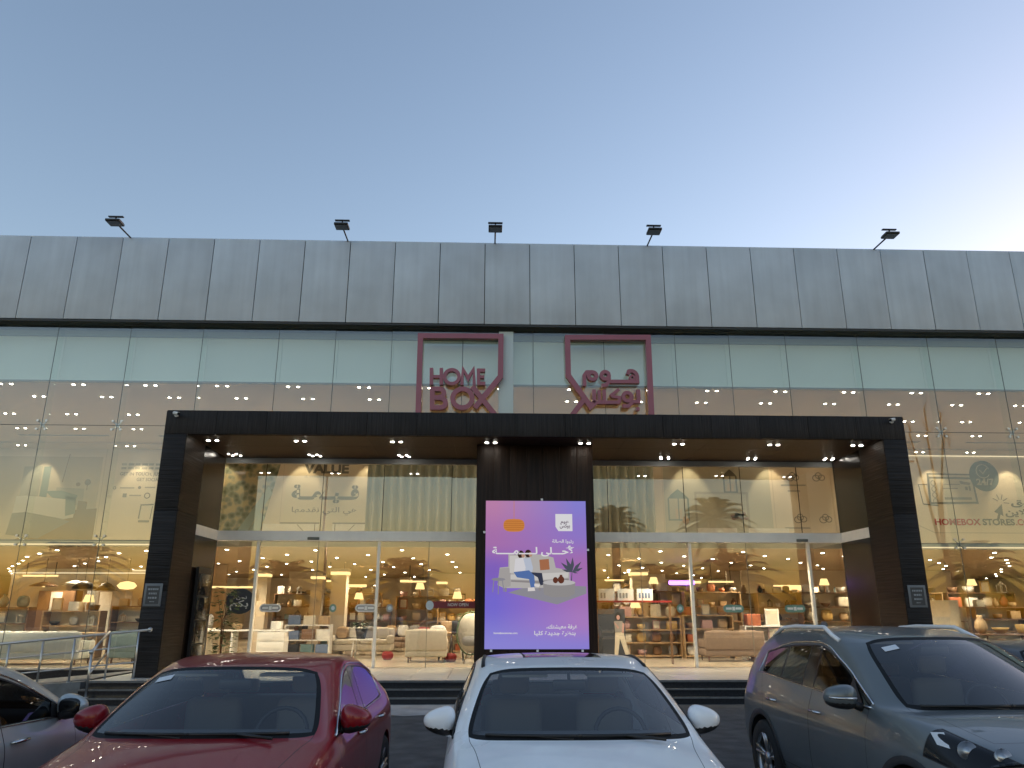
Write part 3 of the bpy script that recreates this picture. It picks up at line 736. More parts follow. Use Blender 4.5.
def stext(body, cx, z, h, w, col=(.95, .93, .97), bold=.02):
    return lettering('screen_lettering', arabic(body) if body[0] > 'z' else body, smat('lettering', col), cx - SCX0, SY - .008, z - SCZ0, h, T, w, bold, .001)
stext('هوم', 1.83, 3.745, .075, .2, (.12, .06, .12)); stext('بوكس', 1.83, 3.645, .085, .24, (.12, .06, .12))
stext('رتبوا الصالة', 1.775, 3.29, .075, .5)
stext('لأحـــلى لـــــمـــــة', 1.085, 3.03, .155, 1.93, bold=.03)
stext('غرفة معيشتك،', 1.72, 1.375, .085, .70); stext('بنظرة جديدة كليا', 1.56, 1.235, .085, .94)
stext('homeboxstores.com', .44, 1.255, .045, .54)
# ------------------------------------------------------------------ floodlights on the parapet
fl = None
for x, side in ((-10.23, 'far left, nearest the railing side'), (-4.08, 'left of the HOME BOX sign'), (.14, 'at the middle above the pale strip board'), (4.56, 'right above the Arabic sign'), (11.24, 'far right, nearest the grey car side')):
    lab = 'black floodlight on the fascia top, ' + side
    if fl is None:
        fl = thing('floodlight', lab, 'floodlight', (x, 20.1, 11.95), 0, 'floodlights along the parapet')
        MB().tube([(0, .2, -.02), (0, -.92, -.03)], .022, 8).build('floodlight_arm', M['black'], fl)
        MB().cbox((0, .14, .01), (.12, .16, .05)).build('arm_base', M['black'], fl)
        b = MB(); b.rbox(-.19, .19, -1.20, -.84, -.09, -.02, .02); b.build('lamp_head', M['black'], fl)
        b = MB()
        for k in range(9): b.box(-.17 + k * .042, -.16 + k * .042, -1.15, -.88, -.02, -.005)
        b.build('cooling_fin', M['black'], fl)
        MB().box(-.16, .16, -1.17, -.87, -.098, -.09).build('lamp_lens', pmat('floodlight_lens', (.10, .11, .12), .15), fl)
        b = MB(); b.tube([(0, -1.0, -.02), (0, -1.0, .12)], .018, 6); b.box(-.20, .20, -1.04, -.96, .115, .14); b.build('top_bracket', M['black'], fl)
    else:
        o = copy_tree(fl); o.location = (x, 20.1, 11.95); o['label'] = lab
# ------------------------------------------------------------------ ramp railing and stair railing
t = thing('ramp_railing', 'pale steel railing running down the ramp kerb left of the portal', 'railing', (-7.2, 17.12, .36), 0)
RL = lambda b, name: setattr(b.build(name, M['steel'], t), 'location', (7.2, -17.12, -.36))
ry = 17.12
zr = lambda x: 1.37 + (x + 7.06) * .095
for dz, r in ((0, .026), (-.30, .015), (-.62, .015)):
    b = MB(); b.tube([(-7.06 if dz == 0 else -7.28, ry, zr(-7.06) + dz + (0 if dz == 0 else -.02)), (-12.7, ry, zr(-12.7) + dz)], r, 10)
    if dz == 0: b.ellipsoid((-7.06, ry, zr(-7.06)), (.05, .05, .05))
    RL(b, 'handrail' if dz == 0 else 'railing_bar')
for x in (-7.28, -7.86, -8.58, -9.22, -9.9, -10.6, -11.3, -12.0):
    b = MB(); b.tube([(x, ry, max(.02, .36 + (x + 8.25) * .064) if x < -8.2 else .4), (x, ry, zr(x) - .02)], .021, 8); b.lathe([(.045, 0), (.045, .012)], (x, ry, (max(.02, .36 + (x + 8.25) * .064) if x < -8.2 else .4) - .002), 10); RL(b, 'railing_post')
t = thing('stair_railing', 'short pale steel stair railing sloping down the dark steps', 'railing', (-8.1, 16.2, 0), 0)
RL = lambda b, name: setattr(b.build(name, M['steel'], t), 'location', (8.1, -16.2, 0))
for dz, r in ((0, .026), (-.42, .015)):
    b = MB(); b.tube([(-7.86, 17.05, 1.33 + dz), (-7.76, 16.2, .97 + dz)], r, 10)
    if dz == 0: b.ellipsoid((-7.76, 16.2, .97), (.045, .045, .045))
    RL(b, 'handrail' if dz == 0 else 'railing_bar')
b = MB(); b.tube([(-7.76, 16.22, .133), (-7.76, 16.22, .96)], .024, 8); b.lathe([(.05, .131), (.05, .145)], (-7.76, 16.22, 0), 10); RL(b, 'railing_post')

# ------------------------------------------------------------------ upper floor: mural wall, prints, curtains
mw = MB().box(SX0, SX1, 29.95, 30.2, 3.52, 7.86).build('mural_wall', M['mural'], B)
MY = 29.945
def mprint(name, polys, mat, dy=0.0):
    b = MB()
    for p in polys: b.prism(p, MY - dy - .004, MY - dy)
    return b.build(name, mat, mw)
def mtext(body, cx, z, h, mat, w=None, bold=.01):
    return lettering('wall_lettering', arabic(body) if body[0] > 'z' else body, mat, cx, MY - .006, z, h, mw, w, bold)
G, G2, PA = M['print_grey'], M['print_mid'], M['print_pale']
teal = pmat('teal_print', (.22, .29, .29), .7); brown = pmat('brown_print', (.26, .20, .14), .7); dust = pmat('dusty_print', (.40, .40, .36), .7); beige = pmat('beige_print', (.56, .52, .44), .7)
panel_w = MB()
for x in (-19.4, -14.9, -9.6, -7.98, -4.5, 2.6, 6.9, 11.3, 16.6, 21.5): panel_w.box(x, x + .02, MY - .002, MY, 3.6, 7.84)
panel_w.build('wall_panel_joint', beige, mw)
# left: bedroom print
mprint('printed_backdrop', [rect(-19.3, -15.0, 4.2, 7.5)], beige)
mprint('printed_wardrobe', [[(-17.95, 7.1), (-17.25, 7.12), (-17.25, 5.95), (-17.95, 5.95)]], dust, .001)
mprint('printed_wardrobe', [[(-17.2, 7.1), (-16.92, 7.12), (-16.92, 5.9), (-17.2, 5.95)]], teal, .001)
mprint('printed_floor', [[(-18.0, 4.2), (-14.95, 4.2), (-14.95, 5.5), (-16.2, 5.4)]], brown, .001)
mprint('printed_headboard', [[(-16.6, 6.3), (-15.55, 6.25), (-15.5, 5.6), (-16.6, 5.7)]], dust, .0015)
mprint('printed_bed', [[(-18.06, 5.95), (-17.7, 5.98), (-16.2, 5.85), (-15.75, 5.55), (-15.8, 5.15), (-16.6, 5.0), (-18.1, 5.2)]], PA, .002)
mprint('printed_pillow', [[(-17.0, 6.15), (-16.4, 6.18), (-15.75, 6.0), (-15.8, 5.8), (-16.7, 5.9)], [(-16.2, 5.95), (-15.8, 5.95), (-15.75, 5.3), (-16.1, 5.2)]], teal, .003)
mprint('printed_rug', [[(-18.1, 5.3), (-17.6, 5.35), (-16.2, 5.1), (-15.9, 5.0), (-17.0, 4.35), (-18.2, 4.5)]], G2, .004)
mprint('printed_bench', [[(-15.7, 5.8), (-15.35, 5.75), (-15.35, 5.3), (-15.7, 5.35)]], brown, .004)
mprint('printed_lamp', [[(-16.3, 7.6), (-16.28, 7.6), (-16.4, 6.5), (-16.43, 6.5)], ell(-15.45, 6.5, .12, .12), ell(-15.8, 6.42, .09, .08), rect(-15.46, -15.43, 6.2, 6.5)], brown, .004)
mtext('خدمة العملاء في خدمتكم', -13.55, 7.20, .13, dust, 1.4) if False else None
mprint('faint_arabic_line', [rect(-14.25 + k * .26, -14.06 + k * .26 + .03 * (k % 2), z, z + .085) for z in (7.17, 7.02) for k in range(6)], dust)
mtext('GET IN TOUCH, JUST', -13.45, 6.78, .13, G2, 1.62); mtext('GET SOCIAL', -13.15, 6.56, .13, G2, .9)
mprint('faint_text_line', [rect(-14.2, -13.65, 6.27, 6.32), rect(-13.25, -12.85, 6.29, 6.34), rect(-13.8, -13.35, 5.98, 6.03)], dust)
mprint('printed_icon', [ell(-13.45, 6.31, .06, .06), rect(-14.05, -13.9, 5.93, 6.08)], G2)
b = MB(); b.ribbon(arc(-13.12, 6.0, .10, .10, 0, 340, 14), .035, MY - .004, MY, True); b.ribbon(arc(-14.4, 6.29, .05, .05, 0, 340, 12), .02, MY - .004, MY, True); b.build('printed_ring', G2, mw)
b = MB(); b.ribbon([(-13.33, 5.12), (-13.30, 5.64), (-12.83, 5.66)], .05, MY - .004, MY); b.ribbon([(-13.33, 5.02), (-12.92, 5.02)], .08, MY - .004, MY); b.ribbon([(-12.86, 5.6), (-12.9, 5.1)], .03, MY - .004, MY); b.build('printed_phone', G2, mw)
# VALUE wall
mprint('printed_value_panel', [rect(-7.85, -4.7, 3.7, 7.5)], pmat('value_panel_cream', (.69, .65, .54), .7))
mtext('VALUE', -6.32, 6.93, .36, G, 1.75, .045)
mtext('IS WHAT WE OFFER', -6.3, 6.74, .09, dust, 1.7)
mtext('قــيــمــة', -6.3, 5.92, .50, G, 2.6, .05)
mtext('هي التي نقدمها', -6.3, 5.40, .20, G2, 2.5)
b = MB()
for x0, x1, sx in ((-7.95, -6.45, 1), (-5.95, -4.2, -1)):
    b.ribbon([(x0, 4.98), (x1, 4.98)], .05, MY - .016, MY - .012)
b.build('printed_shelf_line', G2, mw)
mprint('printed_white_shelf', [rect(-8.6, -6.47, 4.5, 4.95), rect(-5.95, -4.25, 4.5, 4.95)], M['white'], .006)
b = MB(); b.ribbon([(-7.3, 4.93), (-7.05, 4.68), (-6.75, 4.6), (-6.5, 4.6)], .025, MY - .016, MY - .0105); b.ribbon([(-6.62, 4.95), (-6.62, 4.6)], .03, MY - .016, MY - .0105); b.ribbon([(-5.8, 4.6), (-5.4, 4.62), (-5.1, 4.93)], .025, MY - .016, MY - .0105); b.ribbon([(-5.85, 4.95), (-5.85, 4.6)], .03, MY - .016, MY - .0105); b.build('printed_shelf_leg', G2, mw)
# leafy print at the left of the VALUE wall
lm = pmat('leafy_print', (.20, .22, .15), .7); nt_ = lm.node_tree; pb_ = nt_.nodes['Principled BSDF']
tc_ = nt_.nodes['Texture Coordinate']; vo_ = nt_.nodes.new('ShaderNodeTexVoronoi'); vo_.inputs['Scale'].default_value = 4.5; no_ = nt_.nodes.new('ShaderNodeTexNoise'); no_.inputs['Scale'].default_value = 2.2; no_.inputs['Detail'].default_value = 6
mu_ = nt_.nodes.new('ShaderNodeMath'); mu_.operation = 'MULTIPLY_ADD'; mu_.inputs[1].default_value = .55
nt_.links.new(tc_.outputs['Object'], vo_.inputs['Vector']); nt_.links.new(tc_.outputs['Object'], no_.inputs['Vector']); nt_.links.new(vo_.outputs['Distance'], mu_.inputs[0]); nt_.links.new(no_.outputs['Fac'], mu_.inputs[2])
cr_ = nt_.nodes.new('ShaderNodeValToRGB'); e_ = cr_.color_ramp.elements; e_[0].position = .42; e_[0].color = (.07, .10, .07, 1); e_[1].position = .92; e_[1].color = (.52, .48, .32, 1)
q_ = e_.new(.6); q_.color = (.17, .21, .15, 1); q_ = e_.new(.75); q_.color = (.28, .33, .28, 1)
nt_.links.new(mu_.outputs[0], cr_.inputs[0]); nt_.links.new(cr_.outputs[0], pb_.inputs['Base Color'])
mprint('printed_foliage', [[(-10.6, 4.2), (-8.75, 4.2), (-8.05, 7.6), (-10.6, 7.6)]], lm)
mprint('printed_stripe', [[(-9.6, 4.6), (-9.2, 4.6), (-8.35, 6.1), (-8.5, 6.4)], [(-9.3, 4.3), (-8.85, 4.3), (-8.55, 5.2), (-8.75, 5.4)]], pmat('pale_teal_print', (.34, .45, .44), .7), .005)
# lantern print
mprint('printed_lantern_backdrop', [rect(6.95, 11.2, 4.3, 7.6)], pmat('lantern_backdrop', (.52, .53, .47), .7))
for (x, z, wd, h) in ((7.5, 5.2, .85, 1.0), (9.62, 6.3, .56, .75)):
    mprint('printed_lantern', [[(x - wd / 2, z + h * .8), (x - wd * .3, z + h * .98), (x, z + h * 1.18), (x + wd * .3, z + h * .98), (x + wd / 2, z + h * .8)], rect(x - wd / 2, x - wd / 2 + .07, z, z + h * .8), rect(x + wd / 2 - .07, x + wd / 2, z, z + h * .8), rect(x - .025, x + .025, z, z + h * .8), rect(x - wd / 2, x + wd / 2, z - .06, z)], teal if wd > .7 else G, .002)
    mprint('printed_candle', [rect(x - .13, x + .13, z, z + h * .4)], pmat('candle_print', (.60, .52, .42), .7), .001)
mprint('printed_shelf', [[(8.15, 6.28), (10.3, 6.28), (10.3, 6.18), (8.15, 6.18)], [(8.15, 6.18), (8.24, 6.18), (8.24, 4.6), (8.15, 4.6)], [(10.2, 6.18), (10.3, 6.18), (10.3, 4.6), (10.2, 4.6)]], dust, .001)
mprint('printed_berries', [ell(9.85 + .36 * math.sin(k * 2.4) * ((k % 5) / 5 + .2), 5.32 + .16 * math.cos(k * 2.4) * ((k % 4) / 4 + .3), .07 + .02 * (k % 3), .06 + .015 * (k % 2), 8) for k in range(16)], pmat('berry_print', (.36, .25, .25), .7), .002)
mprint('printed_fruit', [ell(7.75, 5.15, .13, .16)], pmat('peach_print', (.56, .42, .32), .7), .003)
mprint('printed_white_shelf', [rect(8.2, 9.75, 4.45, 4.86), rect(10.2, 11.8, 4.45, 4.86)], M['white'], .006)
b = MB()
for x, z in ((12.15, 6.85), (12.3, 5.2), (13.2, 6.85), (13.3, 5.2)):
    b.ribbon(arc(x - .1, z, .14, .12, 0, 340, 14), .03, MY - .004, MY, True); b.ribbon(arc(x + .12, z + .02, .13, .11, 0, 340, 14), .03, MY - .004, MY, True); b.ribbon(arc(x, z + .1, .12, .12, 0, 340, 14), .03, MY - .004, MY, True)
b.build('printed_emblem', G2, mw)
mprint('faint_text_line', [rect(12.15 - w_, 12.15 + w_, z, z + .06) for z, w_ in ((6.53, .5), (6.3, .25), (4.85, .5))], dust)
# right: laptop, 24/7, web address
mprint('printed_laptop', [[(17.62, 7.08), (19.47, 7.06), (19.55, 5.86), (17.55, 5.84)]], G, .0)
mprint('printed_laptop_screen', [[(17.70, 6.86), (19.42, 6.84), (19.46, 5.94), (17.64, 5.92)], [(17.69, 7.02), (19.42, 7.0), (19.43, 6.92), (17.69, 6.94)]], beige, .004)
mprint('printed_laptop_text', [rect(18.2, 18.8, 6.45, 6.49), rect(18.25, 18.9, 6.62, 6.65), rect(18.2, 19.3, 6.02, 6.12), [(18.9, 6.78), (19.35, 6.7), (19.3, 6.6), (18.95, 6.65)], rect(19.1, 19.2, 6.4, 6.55), rect(19.25, 19.32, 6.38, 6.58)], G2, .008)
b = MB()
for k in range(4): b.ribbon(arc(17.82, 6.68 - k * .24, .09, .10, 0, 340, 12), .03, MY - .012, MY - .008, True)
b.build('printed_laptop_icon', G2, mw)
b = MB(); b.ribbon([(17.58, 6.62), (17.22, 6.62), (17.30, 5.84)], .035, MY - .004, MY); b.ribbon([(17.3, 5.84), (17.9, 5.78)], .05, MY - .012, MY - .008); b.build('printed_tablet', G2, mw)
mprint('printed_round_badge', [ell(19.95, 6.98, .60, .62, 32)], pmat('badge_slate', (.13, .165, .165), .7), .012)
b = MB(); b.ribbon(arc(19.93, 7.17, .27, .27, 20, 330, 18), .03, MY - .02, MY - .016); b.ribbon([(19.8, 7.22), (19.92, 7.08), (20.12, 7.30)], .035, MY - .02, MY - .016); b.build('printed_clock', PA, mw)
o = mtext('24/7', 19.95, 6.62, .25, PA, .72, .03); o.location.y = -.016
mprint('printed_arrow', [[(20.12, 5.55), (20.48, 5.86), (20.46, 5.38), (20.36, 5.45), (20.26, 5.22), (20.18, 5.27), (20.27, 5.48)]], G, .0)
b = MB()
for a in (150, 110, 70, 30, -5): b.ribbon([(20.45 + .12 * math.cos(R(a)), 5.92 + .12 * math.sin(R(a))), (20.45 + .34 * math.cos(R(a)), 5.92 + .34 * math.sin(R(a)))], .03, MY - .004, MY)
b.build('printed_click_rays', G2, mw)
mtext('تسوق', 21.6, 5.80, .24, G, 1.5, .03); mtext('أونلاين', 21.3, 5.42, .24, G, 1.5, .03)
mtext('HOMEBOX', 18.58, 5.03, .24, M['print_red'], 1.84, .035); mtext('STORES', 20.22, 5.03, .24, G, 1.30, .035); mtext('.COM', 21.32, 5.03, .24, M['print_red'], .82, .02)
b = MB(); b.ribbon([(17.0, 5.0), (17.6, 4.72), (24, 4.72)], .02, MY - .004, MY); b.build('printed_line', dust, mw)

def curtain(x0, x1, y, z0, z1, label, waves):
    b = MB(); n = waves * 8
    rows = []
    for z in (z1, z1 - .4, (z0 + z1) / 2, z0):
        rows.append(b.add([(x0 + (x1 - x0) * i / n, y + .13 * math.sin(i / 8 * 2 * math.pi) * (1.0 if z < z1 - .1 else .8) + .02 * math.sin(i * .37), z) for i in range(n + 1)]))
    for r_ in range(3):
        for i in range(n): b.face([rows[r_] + i, rows[r_ + 1] + i, rows[r_ + 1] + i + 1, rows[r_] + i + 1], 0, True)
    o = b.build('curtain', pmat('sage_curtain', (.50, .50, .40), .8, var=.06, vscale=1.0)); tag(o, label, 'curtain', 'curtains behind the upper glass')
    sm = o.modifiers.new('thick', 'SOLIDIFY'); sm.thickness = .012
curtain(-4.0, -.05, 25.5, 3.5, 7.86, 'long sage pleated curtain between the VALUE wall and the dark column', 13)
curtain(2.9, 5.6, 25.5, 3.5, 7.86, 'long sage pleated curtain between the dark column and the lantern picture', 9)

# ------------------------------------------------------------------ shop interior, ground floor
F0 = .396
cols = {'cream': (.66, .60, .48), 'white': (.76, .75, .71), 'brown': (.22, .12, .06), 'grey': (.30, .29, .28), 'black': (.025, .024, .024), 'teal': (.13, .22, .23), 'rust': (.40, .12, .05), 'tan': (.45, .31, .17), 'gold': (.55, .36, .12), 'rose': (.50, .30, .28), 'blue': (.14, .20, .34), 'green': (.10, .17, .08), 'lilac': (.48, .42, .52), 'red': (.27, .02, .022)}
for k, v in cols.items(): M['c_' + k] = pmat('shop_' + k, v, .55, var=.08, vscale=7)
M['wicker'] = pmat('woven_tan', (.42, .29, .16), .8, bump=.5, bscale=90)
M['oak'] = streak_mat('oak_wood', (.42, .28, .15), .5, 0, (2, 2, 18), .2, .1, .005)
M['walnut'] = streak_mat('walnut_wood', (.14, .075, .04), .45, 0, (2, 2, 18), .25, .1, .005)
M['fabric_cream'] = pmat('cream_fabric', (.58, .53, .44), .9, var=.06, vscale=9, bump=.3, bscale=200)
M['fabric_pale'] = pmat('pale_grey_fabric', (.52, .52, .48), .9, var=.06, vscale=9, bump=.3, bscale=200)
M['fabric_teal'] = pmat('teal_fabric', (.20, .27, .27), .9, var=.08, vscale=9, bump=.3, bscale=200)
M['fabric_brown'] = pmat('brown_fabric', (.25, .18, .13), .9, var=.08, vscale=9, bump=.3, bscale=200)
M['leaf'] = pmat('leaf_green', (.06, .11, .035), .55, var=.4, vscale=5)
ORD = ['lowest', 'second', 'third', 'fourth', 'fifth', 'sixth']

def item(kind, col, x, y, z, s, label, group):
    """one piece of stock standing at (x, y, z); s = rough size."""
    b = MB(); m = M['c_' + col]
    if kind == 'box':
        b.rbox(-s * .5, s * .5, -s * .35, s * .35, 0, s * .8, s * .04)
    elif kind == 'basket':
        m = M['wicker'] if col == 'tan' else m
        b.lathe([(s * .34, 0), (s * .46, s * .5), (s * .44, s * .5), (s * .33, .03)], n=14)
    elif kind == 'vase':
        b.lathe([(s * .18, 0), (s * .34, s * .32), (s * .28, s * .65), (s * .12, s * .85), (s * .16, s * 1.0), (s * .12, s * .98)], n=12)
    elif kind == 'bowl':
        b.lathe([(s * .2, 0), (s * .42, s * .22), (s * .5, s * .36), (s * .46, s * .35), (s * .18, .03)], n=14)
    elif kind == 'cushion':
        b.ellipsoid((0, 0, s * .45), (s * .48, s * .2, s * .46), 12, 8, 0, .6)
    elif kind == 'frame':
        b.box(-s * .42, s * .42, -.02, .02, 0, s); b.box(-s * .32, s * .32, -.026, -.02, s * .1, s * .9, 1)
    elif kind == 'lantern':
        b.box(-s * .28, s * .28, -s * .28, s * .28, 0, s * .06)
        for sx in (-1, 1):
            for sy in (-1, 1): b.cbox((sx * s * .25, sy * s * .25, s * .36), (s * .06, s * .06, s * .6))
        b.lathe([(s * .4, s * .66), (s * .1, s * .92), (s * .05, s * 1.0)], n=4)
    elif kind == 'plates':
        for k in range(5): b.lathe([(s * .2, k * s * .1), (s * .46, k * s * .1 + s * .05), (s * .46, k * s * .1 + s * .07), (s * .2, k * s * .1 + s * .03)], n=14)
    o = b.build({'plates': 'plate_stack', 'box': 'storage_box', 'frame': 'picture_frame'}.get(kind, kind), [m, M['c_cream']])
    o.location = (x, y, z); o.rotation_euler.z = rnd.uniform(-.12, .12)
    return tag(o, label, {'plates': 'plates', 'frame': 'picture frame'}.get(kind, kind), group)

def shelf_unit(x, y, w, h, n, d, mat, desc, z=F0, back=True, stock=None, size=.26, per=None, side='front'):
    t = thing('shelf_unit', desc, 'shelf unit', (x, y, z), 0, 'display shelves in the shop')
    for sx in (-1, 1): MB().box(sx * w / 2 - .02, sx * w / 2 + .02, -d / 2, d / 2, 0, h).build('side_panel', M[mat], t)
    for k in range(n + 1):
        zz = .06 + k * (h - .08) / n
        MB().box(-w / 2 + .022, w / 2 - .022, -d / 2 + .004, d / 2 - .02, zz - .015, zz + .015).build('shelf', M[mat], t)
    if back: MB().box(-w / 2 + .022, w / 2 - .022, d / 2 - .018, d / 2, .04, h - .01).build('back_panel', M['cream'], t)
    if stock:
        used = set()
        for k in range(n + 1):
            zz = z + .06 + k * (h - .08) / n + .016
            room = (h - .08) / n - .05 if k < n else .5
            m = per or max(2, int(w / (size * 1.35)))
            for i in range(m):
                for tr in range(40):
                    kd, cl = rnd.choice(stock)
                    if (kd, cl, k) not in used: break
                used.add((kd, cl, k))
                s = min(size * rnd.uniform(.8, 1.15), room / 1.02, w / m * .98)
                xx = x - w / 2 + (i + .5) * w / m
                nm = {'plates': 'stack of %s plates' % cl, 'frame': '%s picture frame' % cl}.get(kd, '%s %s' % (cl, kd))
                where = 'top' if k == n else ORD[k] + ' row'
                item(kd, cl, xx, y - .02, zz, s, '%s, %s of %s' % (nm, where, desc), 'stock on the shop shelves')
    return t

def sofa(x, y, w, mat, label, rz=0.0, cush=None, name='sofa', cat='sofa', group='sofas and armchairs in the shop', h=.82):
    t = thing(name, label, cat, (x, y, F0), rz, group)     # backrest at +y, seat looks towards -y
    n = max(1, round(w / .9))
    MB().rbox(-w / 2, w / 2, -.42, .42, .14, .34, .04).build('base', M[mat], t)
    for i in range(n):
        a = -w / 2 + .16 + i * (w - .32) / n; c = a + (w - .32) / n
        MB().rbox(a + .005, c - .005, -.44, .22, .345, .48, .05).build('seat_cushion', M[mat], t)
        MB().rbox(a + .005, c - .005, .16, .32, .48, h + .02, .06).build('back_cushion', M[mat], t)
    MB().rbox(-w / 2, w / 2, .325, .45, .30, h, .05).build('backrest', M[mat], t)
    for sx in (-1, 1):
        MB().rbox(sx * (w / 2 - .08) - .08, sx * (w / 2 - .08) + .08, -.43, .32, .342, .60, .05).build('armrest', M[mat], t)
        for sy in (-.36, .36): MB().tube([(sx * (w / 2 - .1), sy, 0), (sx * (w / 2 - .1), sy, .14)], [.02, .03], 8).build('leg', M['walnut'], t)
    if cush:
        for i, c in enumerate(cush):
            MB().ellipsoid((-w / 2 + .35 + i * .42, .08, .68), (.2, .09, .19), 12, 8, 0, .6).build('loose_cushion', M['c_' + c], t)
    return t

def table(x, y, w, d, h, mat, label, rnd_top=False, legs=4, name='table'):
    t = thing(name, label, 'table', (x, y, F0), 0, 'tables in the shop')
    b = MB()
    if rnd_top: b.lathe([(w / 2 - .01, h - .035), (w / 2, h - .02), (w / 2, h)], n=24)
    else: b.rbox(-w / 2, w / 2, -d / 2, d / 2, h - .04, h, .008)
    b.build('table_top', M[mat], t)
    for sx in (-1, 1):
        for sy in (-1, 1):
            q = .36 if rnd_top else .44
            MB().tube([(sx * w * q * .9, sy * d * q * .9, 0), (sx * w * q * .8, sy * d * q * .8, h - .04)], [.016, .022], 8).build('leg', M['walnut' if mat != 'white' else 'white'], t)
    return t

def pendant(x, y, z, r, col, label, shape='dome', ztop=3.395):
    t = thing('pendant_lamp', label, 'pendant lamp', (x, y, z), 0, 'pendant lamps in the shop')
    MB().tube([(0, 0, .2), (0, 0, ztop - z)], .006, 6).build('cord', M['black'], t)
    b = MB()
    if shape == 'dome': b.lathe([(.03, .24), (r * .5, .19), (r * .9, .08), (r, 0), (r * .97, 0), (r * .85, .07), (r * .4, .17)], n=20)
    elif shape == 'disc': b.lathe([(.03, .2), (r * .6, .14), (r, .07), (r * .97, .05), (r * .5, .1)], n=20)
    else: b.lathe([(.03, .24), (r * .7, .2), (r, .1), (r * .7, 0), (.03, -.02)], n=20)
    b.build('lamp_shade', M['c_' + col] if shape != 'globe' else M['warmglow'], t)
    MB().ellipsoid((0, 0, .08), (.045, .045, .055), 10, 6).build('bulb', M['warmglow'], t)
    return t

def lit_column(x, y, label, w=.42, zt=3.1):
    t = thing('lit_column', label, 'column', (x, y, F0), 0, 'lit columns in the shop')
    MB().box(-w / 2, w / 2, -w / 2, w / 2, 0, zt - F0 - .2).build('shaft', M['c_gold'] if False else M['cream'], t)
    MB().box(-w * .62, w * .62, -w * .62, w * .62, zt - F0 - .1, zt - F0).build('cap', M['cream'], t)
    MB().box(-w * .56, w * .56, -w * .56, w * .56, zt - F0 - .198, zt - F0 - .102).build('cap_light', M['warmglow'], t)
    return t

def leafy_plant(x, y, h, label, pot='c_cream', z=F0, spread=.35, n=90, name='potted_plant'):
    t = thing(name, label, 'plant', (x, y, z), 0, 'plants in and around the shop')
    MB().lathe([(.13, 0), (.19, .30), (.17, .30), (.16, .26), (.0, .26)], n=16).build('pot', M[pot], t)
    b = MB()
    for k in range(4): b.tube([(0, 0, .25), (rnd.uniform(-.1, .1), rnd.uniform(-.1, .1), h * .6), (rnd.uniform(-.2, .2), rnd.uniform(-.2, .2), h * .9)], [.014, .01, .005], 5)
    b.build('stem', M['walnut'], t)
    b = MB()
    for k in range(n):
        zz = rnd.uniform(.35, h); a = rnd.uniform(0, 6.28); r = spread * rnd.uniform(.15, 1) * (1 - .5 * abs(zz / h - .6))
        c = Vector((r * math.cos(a), r * math.sin(a), zz)); d = Vector((math.cos(a), math.sin(a), rnd.uniform(-.4, .6))).normalized()
        s = Vector((-math.sin(a), math.cos(a), rnd.uniform(-.3, .3))); L_ = rnd.uniform(.12, .22); w_ = L_ * .28
        i = b.add([c, c + d * L_ * .5 + s * w_, c + d * L_ + Vector((0, 0, -.03)), c + d * L_ * .5 - s * w_]); b.face([i, i + 1, i + 2, i + 3])
    b.build('foliage', M['leaf'], t)
    return t

def partition(x0, x1, y, z1, label, mat='cream', d=.16, z0=F0):
    b = MB(); b.box(x0, x1, y, y + d, z0, z1)
    return tag(b.build('partition_wall', M[mat]), label, 'wall', 'partition walls in the shop')

# --- left bay
partition(-19.5, -12.6, 33.0, 3.39, 'cream partition wall at the far left of the shop behind the pendant lamps')
partition(-12.5, -9.6, 29.4, 3.39, 'tan partition wall behind the black arched mirror', 'c_tan')
b = MB(); b.box(-19.4, -12.7, 32.6, 32.9, 3.2, 3.24); tag(b.build('led_cove', M['ledline']), 'long glowing cove light over the cream wall at the far left', 'light strip')
b = MB(); b.box(-12.2, -9.7, 27.5, 27.62, 3.05, 3.10); tag(b.build('track_light', M['ledline']), 'bright linear lamp hanging before the arched mirror wall', 'light strip')
b = MB(); b.box(-9.6, -8.0, 27.5, 27.8, 2.50, 2.56); tag(b.build('shelf_light', M['warmglow']), 'glowing shelf light beside the portal left leg', 'light strip')
t = thing('arched_mirror', 'tall black arched mirror on the tan wall left of the portal', 'mirror', (-11.3, 29.36, 1.4))
MB().prism([(-.95, -.2)] + arc(-.55, .95, .40, .35, 180, 90, 6) + arc(.55, .95, .40, .35, 90, 0, 6) + [(.95, -.2)], -.04, .0).build('mirror_frame', M['black'], t)
MB().prism([(-.88, -.14)] + arc(-.52, .92, .36, .31, 180, 90, 6) + arc(.52, .92, .36, .31, 90, 0, 6) + [(.88, -.14)], -.046, -.041).build('mirror_face', M['blackgloss'], t)
for x, y, z, r, c, lab, sh in ((-14.4, 26.2, 2.45, .42, 'brown', 'wide brown pendant shade left of the black pendant lamps', 'disc'), (-13.5, 26.4, 2.50, .40, 'white', 'white pendant shade hanging above the brown one', 'disc'), (-12.9, 25.8, 2.42, .36, 'black', 'large black pendant lamp at the left of the black pair', 'dome'), (-12.2, 25.8, 2.38, .28, 'black', 'small black pendant lamp next to the glowing round one', 'dome'), (-11.6, 25.9, 2.42, .30, 'cream', 'glowing cream round pendant lamp before the arched mirror', 'globe')):
    pendant(x, y, z, r, c, lab, sh)
sofa(-12.0, 21.75, 2.9, 'fabric_pale', 'long pale grey sofa seen from behind at the far left window', R(180), None)
sofa(-9.55, 22.3, .95, 'fabric_teal', 'teal armchair beside the long pale sofa at the left window', R(160), None, 'armchair', 'armchair')
table(-11.2, 23.5, 1.5, .9, .75, 'oak', 'oak dining table behind the long pale sofa')
table(-8.55, 22.6, 1.3, .8, .72, 'walnut', 'dark dining table just left of the portal leg')
